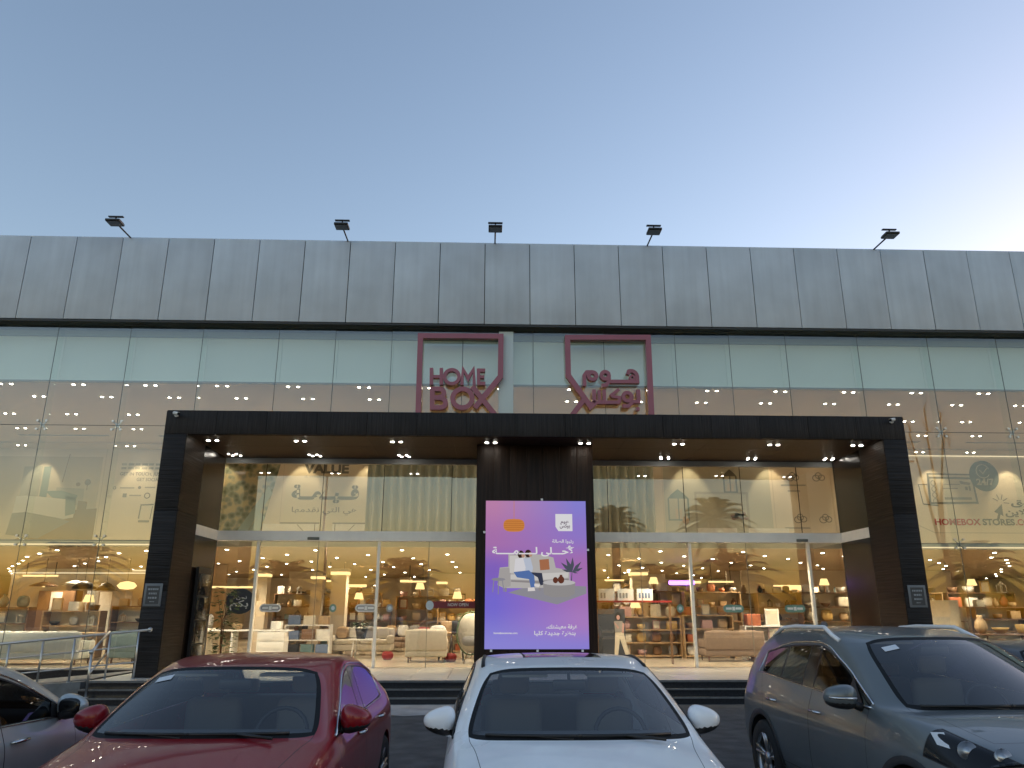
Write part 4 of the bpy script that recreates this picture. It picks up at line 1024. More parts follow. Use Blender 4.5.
for i, (x, rz, m) in enumerate(((-8.9, 0, 'black'), (-8.15, .5, 'white'))):
    t = thing('dining_chair', '%s dining chair at the dark table left of the portal' % m, 'chair', (x, 22.05, F0), rz, 'chairs in the shop')
    MB().rbox(-.22, .22, -.22, .22, .42, .47, .02).build('seat', M['c_' + m], t); MB().rbox(-.2, .2, -.24, -.2, .47, .88, .015).build('backrest', M['c_' + m], t)
    for sx in (-1, 1):
        for sy in (-1, 1): MB().tube([(sx * .2, sy * .2, 0), (sx * .17, sy * .17, .42)], .014, 6).build('leg', M['walnut'], t)
stock_a = [(k, c) for k in ('vase', 'bowl', 'box', 'basket', 'lantern', 'cushion', 'plates', 'frame') for c in ('cream', 'white', 'brown', 'grey', 'tan', 'black', 'teal')]
stock_b = [(k, c) for k in ('box', 'basket', 'cushion', 'frame', 'vase') for c in ('cream', 'white', 'rust', 'tan', 'rose', 'grey', 'brown', 'gold')]
shelf_unit(-14.6, 24.6, 1.7, 1.45, 3, .45, 'walnut', 'walnut shelf behind the sofa at the far left', stock=stock_a, size=.34)
shelf_unit(-12.6, 24.9, 1.7, 1.35, 3, .45, 'oak', 'oak shelf behind the middle of the sofa', stock=stock_a, size=.34)
shelf_unit(-10.7, 25.1, 1.6, 1.5, 3, .45, 'walnut', 'walnut shelf between oak shelf and cabinet', stock=stock_a, size=.32)
t = thing('tall_cabinet', 'tall cream cabinet in front of the arched mirror', 'cabinet', (-9.85, 25.4, F0)); MB().box(-.55, .55, -.25, .25, 0, 1.75).build('carcass', M['c_cream'], t)
for sx in (-.275, .275): MB().rbox(sx - .265, sx + .265, -.275, -.252, .06, 1.7, .006).build('door', M['oak'], t); MB().tube([(sx * .2, -.29, .8), (sx * .2, -.29, 1.0)], .01, 6).build('handle', M['steel'], t)
for k, (x, y, kd, cl, s) in enumerate(((-8.9, 22.6, 'bowl', 'tan', .5), (-8.45, 22.65, 'plates', 'white', .42), (-8.15, 22.5, 'vase', 'black', .42))):
    item(kd, cl, x, y, F0 + .722, s, {'bowl': 'wide tan bowl on the dark table left of the portal', 'plates': 'white plate stack on the dark table left of the portal', 'vase': 'black vase on the dark table left of the portal'}[kd], 'table decor')
for k, (x, cl, s, z) in enumerate(((-9.2, 'gold', .55, 1.45), (-8.75, 'white', .42, 1.45), (-8.35, 'grey', .45, 1.45))):
    item('cushion', cl, x, 24.2, F0 + .86, s, '%s round cushion on the cream counter beside the portal leg' % cl, 'cushions on the counter')
t = thing('counter', 'cream counter with cushions beside the portal left leg', 'counter', (-8.75, 24.2, F0)); MB().rbox(-.75, .75, -.3, .3, .05, .86, .01).build('body', M['c_cream'], t); MB().box(-.7, .7, -.26, .26, 0, .05).build('plinth', M['black'], t)
for i, (x, cl, wd) in enumerate(((-14.9, 'grey', 1.5), (-16.8, 'brown', 1.4))):
    t = thing('wardrobe', '%s wardrobe against the far left partition' % cl, 'wardrobe', (x, 31.9, F0)); MB().box(-wd / 2, wd / 2, -.3, .3, 0, 2.1).build('carcass', M['c_' + cl], t)
    for k in range(3): MB().box(-wd / 2 + .02 + k * wd / 3, -wd / 2 - .02 + (k + 1) * wd / 3, -.325, -.302, .05, 2.05).build('door', M['c_' + ('white' if k == 1 else cl)], t)
# --- doorway bay, left of the dark column
leafy_plant(-6.35, 19.6, 1.9, 'tall dark leafy pot plant inside the portal left corner', 'c_cream', .4, .32, 150)
t = thing('door_cabinet', 'narrow black door shaped cabinet in the portal left corner', 'cabinet', (-6.87, 19.25, .4))
MB().box(0, .07, -.42, .42, 0, 2.35).build('carcass', M['black'], t)
for z in (.08, .62, 1.16, 1.70): MB().rbox(.071, .09, -.38, .38, z, z + .5, .006).build('door_panel', M['blackgloss'], t)
t = thing('white_desk', 'white open frame desk behind the left doorway', 'desk', (-7.05, 23.8, F0))
MB().rbox(-1.35, 1.35, -.3, .3, .78, .82, .008).build('desk_top', M['white'], t)
for x in (-1.3, -.3, .45): MB().box(x - .025, x + .025, -.28, .28, 0, .78).build('leg', M['white'], t)
t = thing('white_cabinet', 'white three drawer cabinet under the white desk', 'cabinet', (-6.15, 23.5, F0)); MB().box(-.38, .38, -.25, .25, 0, .76).build('carcass', M['white'], t)
for k in range(3): MB().rbox(-.36, .36, -.27, -.252, .03 + k * .245, .26 + k * .245, .005).build('drawer', M['white'], t)
item('box', 'white', -6.15, 23.8, F0 + .822, .3, 'white box on the white desk behind the left doorway', 'table decor')
item('basket', 'tan', -7.3, 23.8, F0 + .822, .34, 'tan basket on the white desk behind the left doorway', 'table decor')
t = shelf_unit(-5.45, 24.9, 1.35, .95, 2, .4, 'white', 'low white rack behind the left doorway', back=False, stock=[('box', c) for c in ('white', 'grey', 'black', 'cream', 'blue', 'brown', 'teal', 'tan', 'gold')], size=.36, per=3)
for x, y, lab in ((-7.9, 28.2, 'lit cream column behind the speech bubble sticker'), (-6.4, 30.2, 'slim lit column at the left doorway, right of the bubble sticker'), (-4.9, 26.6, 'lit column with bright cap in the middle of the left doorway'), (-3.4, 33.5, 'lit column further back left of the white door post'), (-2.0, 35.5, 'smallest lit column far back right of the white door post'), (5.1, 26.4, 'brightest lit column behind the red notice shelf, right of the screen'), (9.0, 34.0, 'lit column far back behind the right doorway')):
    lit_column(x, y, lab, .5 if 'brightest' in lab or 'middle' in lab else .42)
for x, y, m, r, lab in ((-4.0, 26.1, 'fabric_cream', 0, 'cream sofa behind the round white table in the left doorway'), (-2.7, 28.4, 'fabric_brown', 0, 'brown sofa further back behind the left doorway')):
    sofa(x, y, 2.0, m, lab, r, ['tan', 'white', 'grey'])
table(-3.65, 24.3, .95, .95, .55, 'white', 'round white coffee table in the left doorway', True)
leafy_plant(-3.75, 24.3, .5, 'small flowering plant on the round white coffee table', 'c_black', F0 + .552, .22, 40)
sofa(-1.65, 22.7, 1.15, 'fabric_cream', 'cream armchair seen from behind left of the dark column', R(180), None, 'armchair', 'armchair', h=.86)
item('cushion', 'white', -1.35, 22.55, F0 + .52, .5, 'white cushion on the cream armchair left of the dark column', 'cushions on the armchair')
item('cushion', 'red', -1.75, 22.6, F0 + .52, .44, 'red cushion on the cream armchair left of the dark column', 'cushions on the armchair')
for x, y, lab in ((-2.85, 23.6, 'red round stand-in for a reflection, left of the cream armchair'), (-.98, 22.6, 'red round stand-in for a reflection, right of the cream armchair')):  # red solids added in place of red reflections in the glass
    t = thing('reflection_blob', lab, 'reflection_blob', (x, y, F0), 0, 'red stand-ins for reflections'); MB().lathe([(.11, 0), (.16, .06), (.17, .15), (.13, .22), (0, .24)], n=18).build('cushion', M['c_red'], t); MB().lathe([(.06, .232), (.03, .25)], n=10).build('blob_top', M['c_brown'], t)
for x, m, lab in ((-1.15, 'c_tan', 'tan bar stool behind the cream armchair'), (-.85, 'c_black', 'black bar stool beside the tan bar stool')):
    t = thing('bar_stool', lab, 'stool', (x, 23.3, F0), 0, 'bar stools by the dark column')
    MB().rbox(-.19, .19, -.19, .19, .72, .78, .025).build('seat', M[m], t); MB().rbox(-.18, .18, .15, .2, .78, 1.08, .02).build('backrest', M[m], t)
    for sx in (-1, 1):
        for sy in (-1, 1): MB().tube([(sx * .2, sy * .2, 0), (sx * .15, sy * .15, .72)], .018, 6).build('leg', M['c_black'], t)
t = thing('egg_chair', 'cream cocoon chair with dark rim beside the dark column', 'chair', (-.42, 22.1, F0))
b = MB(); b.ellipsoid((0, 0, .78), (.36, .33, .52), 18, 12, 0, .9); b.build('shell', M['fabric_cream'], t)
b = MB(); b.tube([(math.sin(R(a)) * .38, -.1 + .1 * math.cos(R(a)), .78 + .56 * math.cos(R(a))) for a in range(0, 361, 20)], .022, 8); b.build('rim', M['c_green'], t)
MB().ellipsoid((0, -.22, .58), (.24, .16, .14), 12, 8, 0, .7).build('seat_cushion', M['c_grey'], t)
for a in (45, 135, 225, 315): MB().tube([(.1 * math.cos(R(a)), .1 * math.sin(R(a)), .32), (.26 * math.cos(R(a)), .26 * math.sin(R(a)), 0)], .018, 6).build('leg', M['oak'], t)
leafy_plant(-.6, 24.4, 1.3, 'slim green pot plant behind the cocoon chair', 'c_white')
shelf_unit(-5.2, 30.8, 2.3, 2.0, 4, .45, 'oak', 'tall oak shelf far back in the left doorway', stock=stock_a, size=.36)
shelf_unit(-2.2, 31.2, 2.6, 1.9, 4, .45, 'oak', 'wide oak shelf far back behind the brown sofa', stock=stock_b, size=.36)
b = MB(); b.box(-5.9, -4.6, 30.4, 30.5, 2.62, 2.72); tag(b.build('shelf_light', M['warmglow']), 'glowing lamp bar above the tall oak shelf', 'light strip')
partition(-8.6, -7.1, 34.6, 3.39, 'cream partition far back behind the left doorway')
partition(-2.6, -.4, 36, 3.39, 'cream partition far back left of the dark column')
# --- doorway bay, right of the dark column
t = thing('advert_board', 'dark standing board with a picture of a woman in white trousers', 'advert board', (3.62, 23.2, F0))
MB().box(-.42, .42, 0, .04, .05, 1.42).build('board', pmat('slate_board', (.045, .05, .06), .5), t)
for x in (-.3, .3): MB().box(x - .03, x + .03, -.15, .2, 0, .05).build('foot', M['black'], t)
for nm, pl, mt in (('printed_hair', [ell(.22, 1.22, .085, .11)], 'c_black'), ('printed_face', [ell(.22, 1.18, .05, .065)], 'c_rose'), ('printed_top', [[(.10, 1.08), (.34, 1.08), (.36, .78), (.12, .76)]], 'c_grey'), ('printed_arm', [[(.08, 1.06), (.14, 1.02), (.24, .9), (.2, .86)], [(.34, 1.04), (.4, 1.0), (.36, .74), (.31, .76)]], 'c_rose'), ('printed_trousers', [[(.12, .78), (.36, .78), (.5, .16), (.40, .14), (.25, .6), (.18, .14), (.08, .16)]], 'c_cream')):
    b = MB()
    for p in pl: b.prism(p, -.008 - (.002 if 'face' in nm or 'arm' in nm else 0), -.001)
    b.build(nm, M[mt], t)
shelf_unit(5.0, 24.6, 1.9, 1.2, 3, .5, 'oak', 'oak shelf right of the standing board', stock=stock_b, size=.34)
shelf_unit(6.75, 24.4, 1.5, 1.25, 3, .5, 'oak', 'oak shelf behind the right doorway post', stock=stock_b, size=.34)
shelf_unit(8.25, 23.7, 1.2, .95, 2, .5, 'white', 'white shelf with pictures near the reveal', stock=[(k, c) for k in ('frame', 'box') for c in ('lilac', 'rose', 'white', 'rust', 'cream', 'tan')], size=.42, per=2)
item('box', 'rust', 7.85, 22.9, F0, .5, 'large rust box on the floor before the white picture shelf', 'boxes on the floor')
item('box', 'white', 8.5, 22.9, F0, .5, 'large white box on the floor before the white picture shelf', 'boxes on the floor')
t = thing('plant_stand', 'thin black wire stand beside the white picture shelf', 'stand', (9.15, 23.4, F0))
for a in range(6): MB().tube([(.14 * math.cos(R(a * 60)), .14 * math.sin(R(a * 60)), 0), (.1 * math.cos(R(a * 60 + 30)), .1 * math.sin(R(a * 60 + 30)), .95)], .013, 6).build('wire', M['black'], t)
MB().lathe([(.16, .95), (.16, .98)], n=14).build('top', M['black'], t); MB().lathe([(.15, .4), (.15, .42)], n=14).build('tray', M['black'], t)
sofa(9.9, 25.4, 1.3, 'fabric_brown', 'brown armchair behind the portal right leg', R(150), ['tan'], 'armchair', 'armchair')
table(11.2, 24.6, 1.2, .7, .72, 'walnut', 'dark table right of the brown armchair')
t = thing('red_shelf', 'red rail with three white notices right of the screen', 'shelf', (4.0, 21.6, 1.98)); MB().box(-1.05, 1.05, -.08, .08, 0, .05).build('rail', M['c_red'], t)
for sx in (-1, 1): MB().box(sx * 1.0 - .02, sx * 1.0 + .02, -.06, .06, F0 - 1.98, 0).build('upright', M['c_brown'], t)
for i, (x, lab) in enumerate(((-.72, 'plain white notice at the screen end of the red rail'), (-.2, 'white notice with grey bars in the middle of the red rail'), (.33, 'blue and white notice at the right end of the red rail'))):
    n_ = thing('notice', lab, 'notice', (4.0 + x, 21.58, 2.032), 0, 'notices on the red rail'); MB().box(-.22, .22, 0, .015, 0, .31).build('card', M['white'], n_)
    b = MB()
    for k in range(2 + i): b.box(-.17 + k * .085, -.115 + k * .085, -.003, -.0005, .06, .2)
    b.build('printed_bars', M['c_grey' if i < 2 else 'c_blue'], n_)
b = MB(); b.rbox(6.25, 7.15, 26.9, 27.0, 2.62, 2.76, .04); tag(b.build('purple_sign', M['purpleglow']), 'small glowing purple light sign behind the right doorway', 'light sign')
shelf_unit(6.2, 30.2, 2.6, 2.1, 4, .45, 'oak', 'tall oak shelf far back in the right doorway', stock=stock_a, size=.36)
shelf_unit(9.4, 29.6, 2.4, 2.0, 4, .45, 'walnut', 'tall walnut shelf far back by the right reveal', stock=stock_b, size=.36)
shelf_unit(3.9, 29.4, 1.5, 1.9, 4, .45, 'oak', 'narrow oak shelf behind the standing board', stock=stock_a, size=.34)
partition(10.2, 11.0, 33.2, 3.39, 'pale partition far back behind the right doorway')
partition(6.8, 8.2, 36, 3.39, 'cream partition far back in the right doorway')
# --- more of the showroom, deeper in
for x, y, w_, n_, m, desc, st_, sz in ((-16.6, 25.6, 1.8, 3, 'oak', 'oak shelf at the left frame edge', stock_a, .3), (-7.4, 31.6, 1.8, 4, 'walnut', 'walnut shelf far back by the left reveal', stock_a, .3), (-4.2, 28.9, 1.5, 3, 'walnut', 'walnut shelf behind the middle lit column', stock_b, .3), (-.9, 27.4, 1.5, 3, 'oak', 'oak shelf behind the slim green plant', stock_b, .3), (5.2, 27.6, 1.6, 4, 'walnut', 'walnut shelf behind the brightest lit column', stock_a, .28), (7.7, 27.0, 1.9, 4, 'oak', 'oak shelf under the purple light sign', stock_b, .28), (10.6, 28.6, 1.6, 4, 'oak', 'oak shelf between reveal and right bay', stock_a, .28), (16.6, 31.0, 2.2, 4, 'oak', 'oak shelf far back at the right edge', stock_b, .3), (13.2, 31.4, 2.2, 4, 'walnut', 'walnut shelf far back in the right bay', stock_a, .3)):
    shelf_unit(x, y, w_, .5 * n_, n_, .42, m, desc, stock=st_, size=sz, per=5)
def highlight_lamp(x, y, z, s, label):  # small glowing lamps added to imitate scattered highlights
    t = thing('highlight_lamp', label, 'lamp', (x, y, z), 0, 'lamps added for the small highlights')
    MB().lathe([(.09 * s, 0), (.03 * s, .03), (.05 * s, .14 * s), (.02 * s, .26 * s)], n=12).build('lamp_base', M['c_brown'], t)
    MB().lathe([(.17 * s, .24 * s), (.11 * s, .46 * s), (.105 * s, .46 * s), (.165 * s, .245 * s)], n=16).build('lamp_shade', M['warmglow'], t)
for x, y, z, s, lab in ((-14.9, 24.5, F0 + 1.46, 1, 'added highlight lamp on the walnut shelf at the far left'), (-12.2, 24.8, F0 + 1.36, 1, 'added highlight lamp on the oak shelf behind the sofa'), (-4.6, 28.8, F0 + 1.52, 1, 'added highlight lamp on the walnut shelf behind the middle column'), (-1.0, 27.3, F0 + 1.52, 1, 'added highlight lamp on the shelf behind the slim plant'), (-2.6, 31.0, F0 + 1.9, 1.1, 'added highlight lamp on the wide oak shelf far back'), (4.6, 24.5, F0 + 1.21, 1, 'added highlight lamp on the shelf right of the standing board'), (6.4, 30.1, F0 + 2.1, 1.1, 'added highlight lamp on the tall oak shelf far back, right doorway'), (11.9, 27.5, F0 + 2.0, 1, 'added highlight lamp on the dark wall shelf right of the portal'), (17.2, 27.5, F0 + 2.0, 1, 'added highlight lamp on the dark wall shelf at the far right')):
    highlight_lamp(x, y, z, s, lab)
for x0, x1, y, z, lab in ((-5.6, -4.9, 27.8, 2.72, 'short glowing bar left of the oval sticker pair'), (-3.0, -2.3, 29.8, 2.78, 'short glowing bar above the brown sofa'), (4.3, 5.0, 28.6, 2.80, 'short glowing bar above the red notice rail'), (8.0, 8.9, 28.2, 2.74, 'short glowing bar at the right door post'), (13.6, 14.6, 29.0, 2.70, 'short glowing bar over the cream display board'), (-16.4, -15.2, 28.4, 2.9, 'glowing bar at the left frame edge')):
    t = thing('light_bar', lab, 'light strip', ((x0 + x1) / 2, y, z), 0, 'glowing bars hung in the showroom'); hw = (x1 - x0) / 2
    MB().box(-hw, hw, 0, .08, 0, .06).build('diffuser', M['warmglow'], t)
    for sx in (-1, 1): MB().box(sx * (hw - .1) - .01, sx * (hw - .1) + .01, .03, .05, .06, 3.4 - z).build('hanger', M['black'], t)
for x, y, z, w_, h_, c, lab in ((-17.6, 32.97, 1.9, 1.2, .8, 'grey', 'grey picture on the cream wall at the far left'), (-15.6, 32.97, 2.0, .9, 1.1, 'teal', 'teal picture on the cream wall at the far left'), (-8.2, 34.57, 2.1, .8, .9, 'brown', 'brown picture on the cream partition, left doorway'), (-1.5, 35.97, 2.1, 1.1, .8, 'cream', 'cream picture on the cream partition near the column'), (7.4, 35.97, 2.0, .9, 1.0, 'teal', 'teal picture on the cream partition, right doorway'), (10.6, 33.17, 2.1, .6, .8, 'white', 'white picture on the pale partition'), (12.0, 32.47, 2.3, 1.2, .7, 'brown', 'brown picture on the cream back wall, right bay'), (16.2, 32.47, 2.5, 1.0, .7, 'grey', 'grey picture on the cream back wall at the right edge')):
    t = thing('wall_picture', lab, 'picture', (x, y, z), 0, 'pictures on the showroom walls'); MB().box(-w_ / 2, w_ / 2, 0, .03, -h_ / 2, h_ / 2).build('picture_frame', M['c_black'], t); MB().box(-w_ / 2 + .05, w_ / 2 - .05, -.004, 0, -h_ / 2 + .05, h_ / 2 - .05).build('picture_sheet', M['c_' + c], t)
sofa(7.0, 22.9, 1.7, 'fabric_brown', 'brown sofa seen from behind in the right doorway', R(180), None)
leafy_plant(2.95, 24.8, 1.2, 'green pot plant right of the dark column behind the glass', 'c_white')
# --- right bay beyond the portal
for x, w_, m, lab in ((12.2, 2.4, 'walnut', 'dark wall shelf right of the portal'), (14.9, 2.2, 'oak', 'oak wall shelf behind the cream board'), (17.4, 2.4, 'walnut', 'dark wall shelf at the far right')):
    shelf_unit(x, 27.6, w_, 2.0, 4, .45, m, lab, stock=stock_a + stock_b, size=.38)
t = thing('display_board', 'large cream display board at the right window', 'board', (14.1, 24.6, F0)); MB().box(-.75, .75, 0, .06, .5, 1.7).build('panel', M['c_cream'], t)
for sx in (-.65, .65): MB().box(sx - .03, sx + .03, .0, .06, 0, .5).build('leg', M['oak'], t)
shelf_unit(15.9, 24.4, 1.6, 1.5, 4, .45, 'walnut', 'dark shelf right of the cream board', stock=[(k, c) for k in ('plates', 'bowl', 'vase', 'box', 'basket') for c in ('cream', 'white', 'grey', 'brown', 'tan')], size=.3)
table(11.9, 22.3, 1.9, .7, .80, 'oak', 'oak display table at the window right of the portal')
table(14.6, 22.2, 1.9, .7, .76, 'walnut', 'dark display table at the far right window')
for k, (x, kd, cl, s, lab) in enumerate(((11.3, 'vase', 'cream', .5, 'cream vase at the left end of the oak window table'), (11.75, 'bowl', 'white', .42, 'white bowl in the middle of the oak window table'), (12.25, 'vase', 'white', .45, 'white vase at the right end of the oak window table'), (12.65, 'basket', 'tan', .4, 'tan basket at the right edge of the oak window table'))):
    item(kd, cl, x, 22.3, F0 + .802, s, lab, 'table decor')
for k, (x, kd, cl, s, lab) in enumerate(((13.95, 'vase', 'tan', .5, 'tan vase at the left end of the dark window table'), (14.5, 'bowl', 'gold', .45, 'gold bowl in the middle of the dark window table'), (15.2, 'basket', 'gold', .5, 'gold basket at the right end of the dark window table'))):
    item(kd, cl, x, 22.2, F0 + .762, s, lab, 'table decor')
b = MB(); b.box(11.4, 12.9, 31.0, 31.12, 2.55, 2.75); tag(b.build('light_box', M['warmglow']), 'glowing light box above the shelves right of the portal', 'light strip')
partition(10.6, 19.5, 32.5, 3.39, 'cream partition at the back of the right bay')

# ------------------------------------------------------------------ stickers on the door glass
GYS = GY - .004
def sticker(name, label, x, z, polys, mat, texts=(), rings=()):
    t = thing(name, label, 'sticker', (x, GYS, z), 0, 'stickers on the shop glass')
    for i, (p, mt) in enumerate(zip(polys, mat)):
        MB().prism(p, -.002 - i * .002, -i * .002).build('sticker_face' if i == 0 else 'sticker_print', mt, t)
    for body, cx, cz, h, w_, mt in texts:
        lettering('sticker_lettering', arabic(body) if body[0] > 'z' else body, mt, cx, -.001 - .002 * len(polys), cz, h, t, w_, .01, .001)
    return t
def pill(w_, h): return arc(w_ / 2 - h / 2, 0, h / 2, h / 2, -90, 90, 8) + arc(-w_ / 2 + h / 2, 0, h / 2, h / 2, 90, 270, 8)
dk = pmat('sticker_slate', (.055, .06, .072), .5); gr = pmat('sticker_green', (.16, .30, .25), .5); gy = pmat('sticker_grey', (.33, .33, .32), .5); lb = pmat('sticker_pale_blue', (.55, .66, .72), .5)
bub = arc(0, 0, .36, .31, -115, 225, 26) + [(-.36, -.36)]
sticker('speech_bubble', 'dark speech bubble sticker with white Arabic words on the left door glass', -6.22, 1.98, [bub], [dk], [('نحن', .03, .06, .08, .26, M['white']), ('بكم', -.02, -.13, .16, .46, M['white'])])
for x, mt, lab in ((-5.45, gy, 'grey oval sticker left of the rack on the left door'), (-3.05, gy, 'grey oval sticker on the left door beside the white post'), (6.35, gr, 'green oval sticker on the right doors, nearer the screen'), (7.95, gr, 'green oval sticker on the right doors, nearer the portal leg')):
    t = sticker('oval_sticker', lab, x, 1.82, [pill(.54, .19), pill(.48, .13)], [M['white'] if mt is gy else gr, mt])
    b = MB(); b.box(-.2, -.05, -.0065, -.0045, -.025, .03); b.box(-.035, .035, -.0065, -.0045, -.045, .045); b.box(.05, .2, -.0065, -.0045, -.025, .03); b.build('sticker_print', M['white'], t)
for x, mt, lab in ((-3.88, gr, 'small round green sticker right of the grey oval on the left door'), (-2.45, gy, 'small round grey sticker right of the white door post'), (4.97, gr, 'small round green sticker left of the right door post')):
    sticker('round_sticker', lab, x, 1.82, [ell(0, 0, .09, .10), ell(0, 0, .045, .05)], [mt, lb])
sticker('square_sticker', 'small square pale sticker above the oval by the white post', -2.78 + .12, 1.98 - .02, [rect(-.07, .07, -.08, .08), rect(-.045, .045, -.05, .05)], [M['white'], gy]) if False else None
mr = pmat('sticker_maroon', (.22, .028, .04), .5)
sticker('open_banner', 'long red NOW OPEN banner sticker left of the dark column', -.84, 1.90, [rect(-.58, .56, -.08, .09), ell(-.60, -.01, .10, .115)], [mr, lb], [('NOW OPEN', .12, -.03, .075, .52, M['white'])])

# ------------------------------------------------------------------ cars: one control cage, subdivided, then split into panels
def paint(name, col, metal=.35, rough=.32):
    m = pmat(name, col, rough, metal, coat=.6, spec=.4, var=.07, vscale=2.2, rvar=.10, bump=.004, bscale=6)
    m.node_tree.nodes['Principled BSDF'].inputs['Coat Roughness'].default_value = .025
    return m
M['lampring'] = pmat('lamp_ring_grey', (.16, .17, .18), .2, .9)
M['tyre'] = pmat('tyre_rubber', (.018, .018, .018), .8, bump=.2, bscale=60)
M['rim'] = pmat('alloy_rim', (.42, .43, .44), .3, .9)
M['chrome'] = pmat('chrome_trim', (.72, .72, .72), .12, 1.0)
M['seal'] = pmat('black_seal', (.008, .008, .009), .5)
M['carglass'] = glass_mat('windscreen_glass', (.80, .84, .84), .10)
M['rearglass'] = glass_mat('rear_window_glass', (.70, .72, .71), .06)
M['tintglass'] = glass_mat('tinted_side_glass', (.09, .095, .10), .06)
M['frit'] = pmat('glass_border_black', (.010, .011, .012), .6, spec=.2)
M['cabin'] = pmat('cabin_trim', (.09, .09, .092), .7)
M['seatmat'] = pmat('cabin_seat', (.24, .225, .21), .7)
M['lampglass'] = pmat('headlamp_glass', (.012, .013, .015), .12, spec=.3)
M['taillamp'] = pmat('tail_lamp_red', (.35, .012, .014), .12, coat=1.0)
M['cladding'] = pmat('rough_cladding', (.022, .022, .023), .6)
M['sticker_white'] = pmat('screen_tag_white', (.7, .72, .74), .5)

def sd(w, y, z3, z4, in4, y4=None, zs=.22, yl=None):
    yl = y if yl is None else yl
    return [(w - .10, yl, zs), (w - .015, yl, zs + .15), (w, yl, (zs + z3) / 2 + .04), (w - .012, (yl + y) / 2, z3), (w - in4, y if y4 is None else y4, z4)]
def sedan_cage():
    c = []
    c.append([(.70, -.70, .22), (.745, -.72, .36), (.755, -.73, .50), (.745, -.72, .62), (.70, -.70, .70), (.60, -.78, .715), (.56, -.80, .72), (.52, -.81, .725), (.28, -.86, .73), (0, -.88, .735)])
    c.append(sd(.85, -.5, .68, .77, .09) + [(.70, -.52, .795), (.66, -.53, .80), (.62, -.54, .805), (.33, -.62, .82), (0, -.66, .825)])
    c.append(sd(.885, -.25, .72, .83, .08) + [(.75, -.26, .85), (.71, -.27, .857), (.67, -.28, .86), (.36, -.42, .88), (0, -.48, .885)])
    c.append(sd(.90, .06, .76, .88, .075) + [(.78, .05, .905), (.745, .03, .91), (.70, -.0, .913), (.38, -.14, .94), (0, -.2, .945)])
    c.append(sd(.905, .38, .79, .93, .07) + [(.80, .36, .955), (.77, .34, .96), (.725, .27, .962), (.40, .11, .99), (0, .05, .995)])
    c.append(sd(.905, .58, .80, .965, .07) + [(.80, .62, .985), (.775, .53, .99), (.735, .42, .985), (.42, .25, 1.01), (0, .19, 1.015)])
    c.append(sd(.905, .95, .81, .975, .07) + [(.735, 1.0, 1.17), (.70, .90, 1.20), (.655, .78, 1.19), (.37, .62, 1.215), (0, .57, 1.22)])
    c.append(sd(.905, 1.32, .82, .982, .07) + [(.665, 1.40, 1.335), (.622, 1.28, 1.378), (.575, 1.13, 1.372), (.32, 1.02, 1.395), (0, .99, 1.40)])
    c.append(sd(.905, 1.60, .825, .987, .07) + [(.652, 1.60, 1.378), (.606, 1.58, 1.422), (.55, 1.48, 1.435), (.3, 1.40, 1.45), (0, 1.38, 1.455)])
    c.append(sd(.905, 1.72, .83, .99, .07) + [(.652, 1.72, 1.382), (.606, 1.73, 1.427), (.55, 1.72, 1.44), (.3, 1.70, 1.457), (0, 1.70, 1.46)])
    c.append(sd(.905, 2.22, .84, .995, .07) + [(.655, 2.25, 1.352), (.606, 2.27, 1.402), (.545, 2.25, 1.42), (.3, 2.25, 1.44), (0, 2.25, 1.443)])
    c.append(sd(.905, 2.60, .85, 1.0, .072, 2.72) + [(.685, 2.70, 1.25), (.62, 2.72, 1.31), (.53, 2.60, 1.36), (.29, 2.56, 1.385), (0, 2.55, 1.39)])
    c.append(sd(.90, 2.93, .86, 1.01, .07, 2.98) + [(.74, 2.98, 1.12), (.67, 3.0, 1.16), (.565, 2.90, 1.21), (.31, 2.90, 1.235), (0, 2.90, 1.24)])
    c.append(sd(.885, 3.2, .86, 1.01, .075) + [(.755, 3.22, 1.03), (.705, 3.22, 1.04), (.61, 3.18, 1.055), (.33, 3.22, 1.085), (0, 3.23, 1.09)])
    c.append(sd(.84, 3.48, .85, .995, .08) + [(.71, 3.5, 1.015), (.67, 3.5, 1.02), (.60, 3.5, 1.03), (.32, 3.52, 1.05), (0, 3.53, 1.055)])
    c.append([(.68, 3.62, .25), (.74, 3.65, .42), (.75, 3.67, .60), (.735, 3.67, .80), (.69, 3.66, .95), (.61, 3.70, .975), (.57, 3.71, .98), (.51, 3.73, .985), (.28, 3.76, 1.0), (0, 3.77, 1.0)])
    for i in range(5, 14):
        c[i] = [(x * (1.055 if 5 <= j <= 8 else 1), y, z - (.035 if j > 4 else .02 if j == 4 else 0)) for j, (x, y, z) in enumerate(c[i])]
    for i in range(0, 5):
        c[i] = [(x, y, z - (.03 * i / 4 if j > 4 else .02 * i / 4 if j == 4 else 0)) for j, (x, y, z) in enumerate(c[i])]
    return c
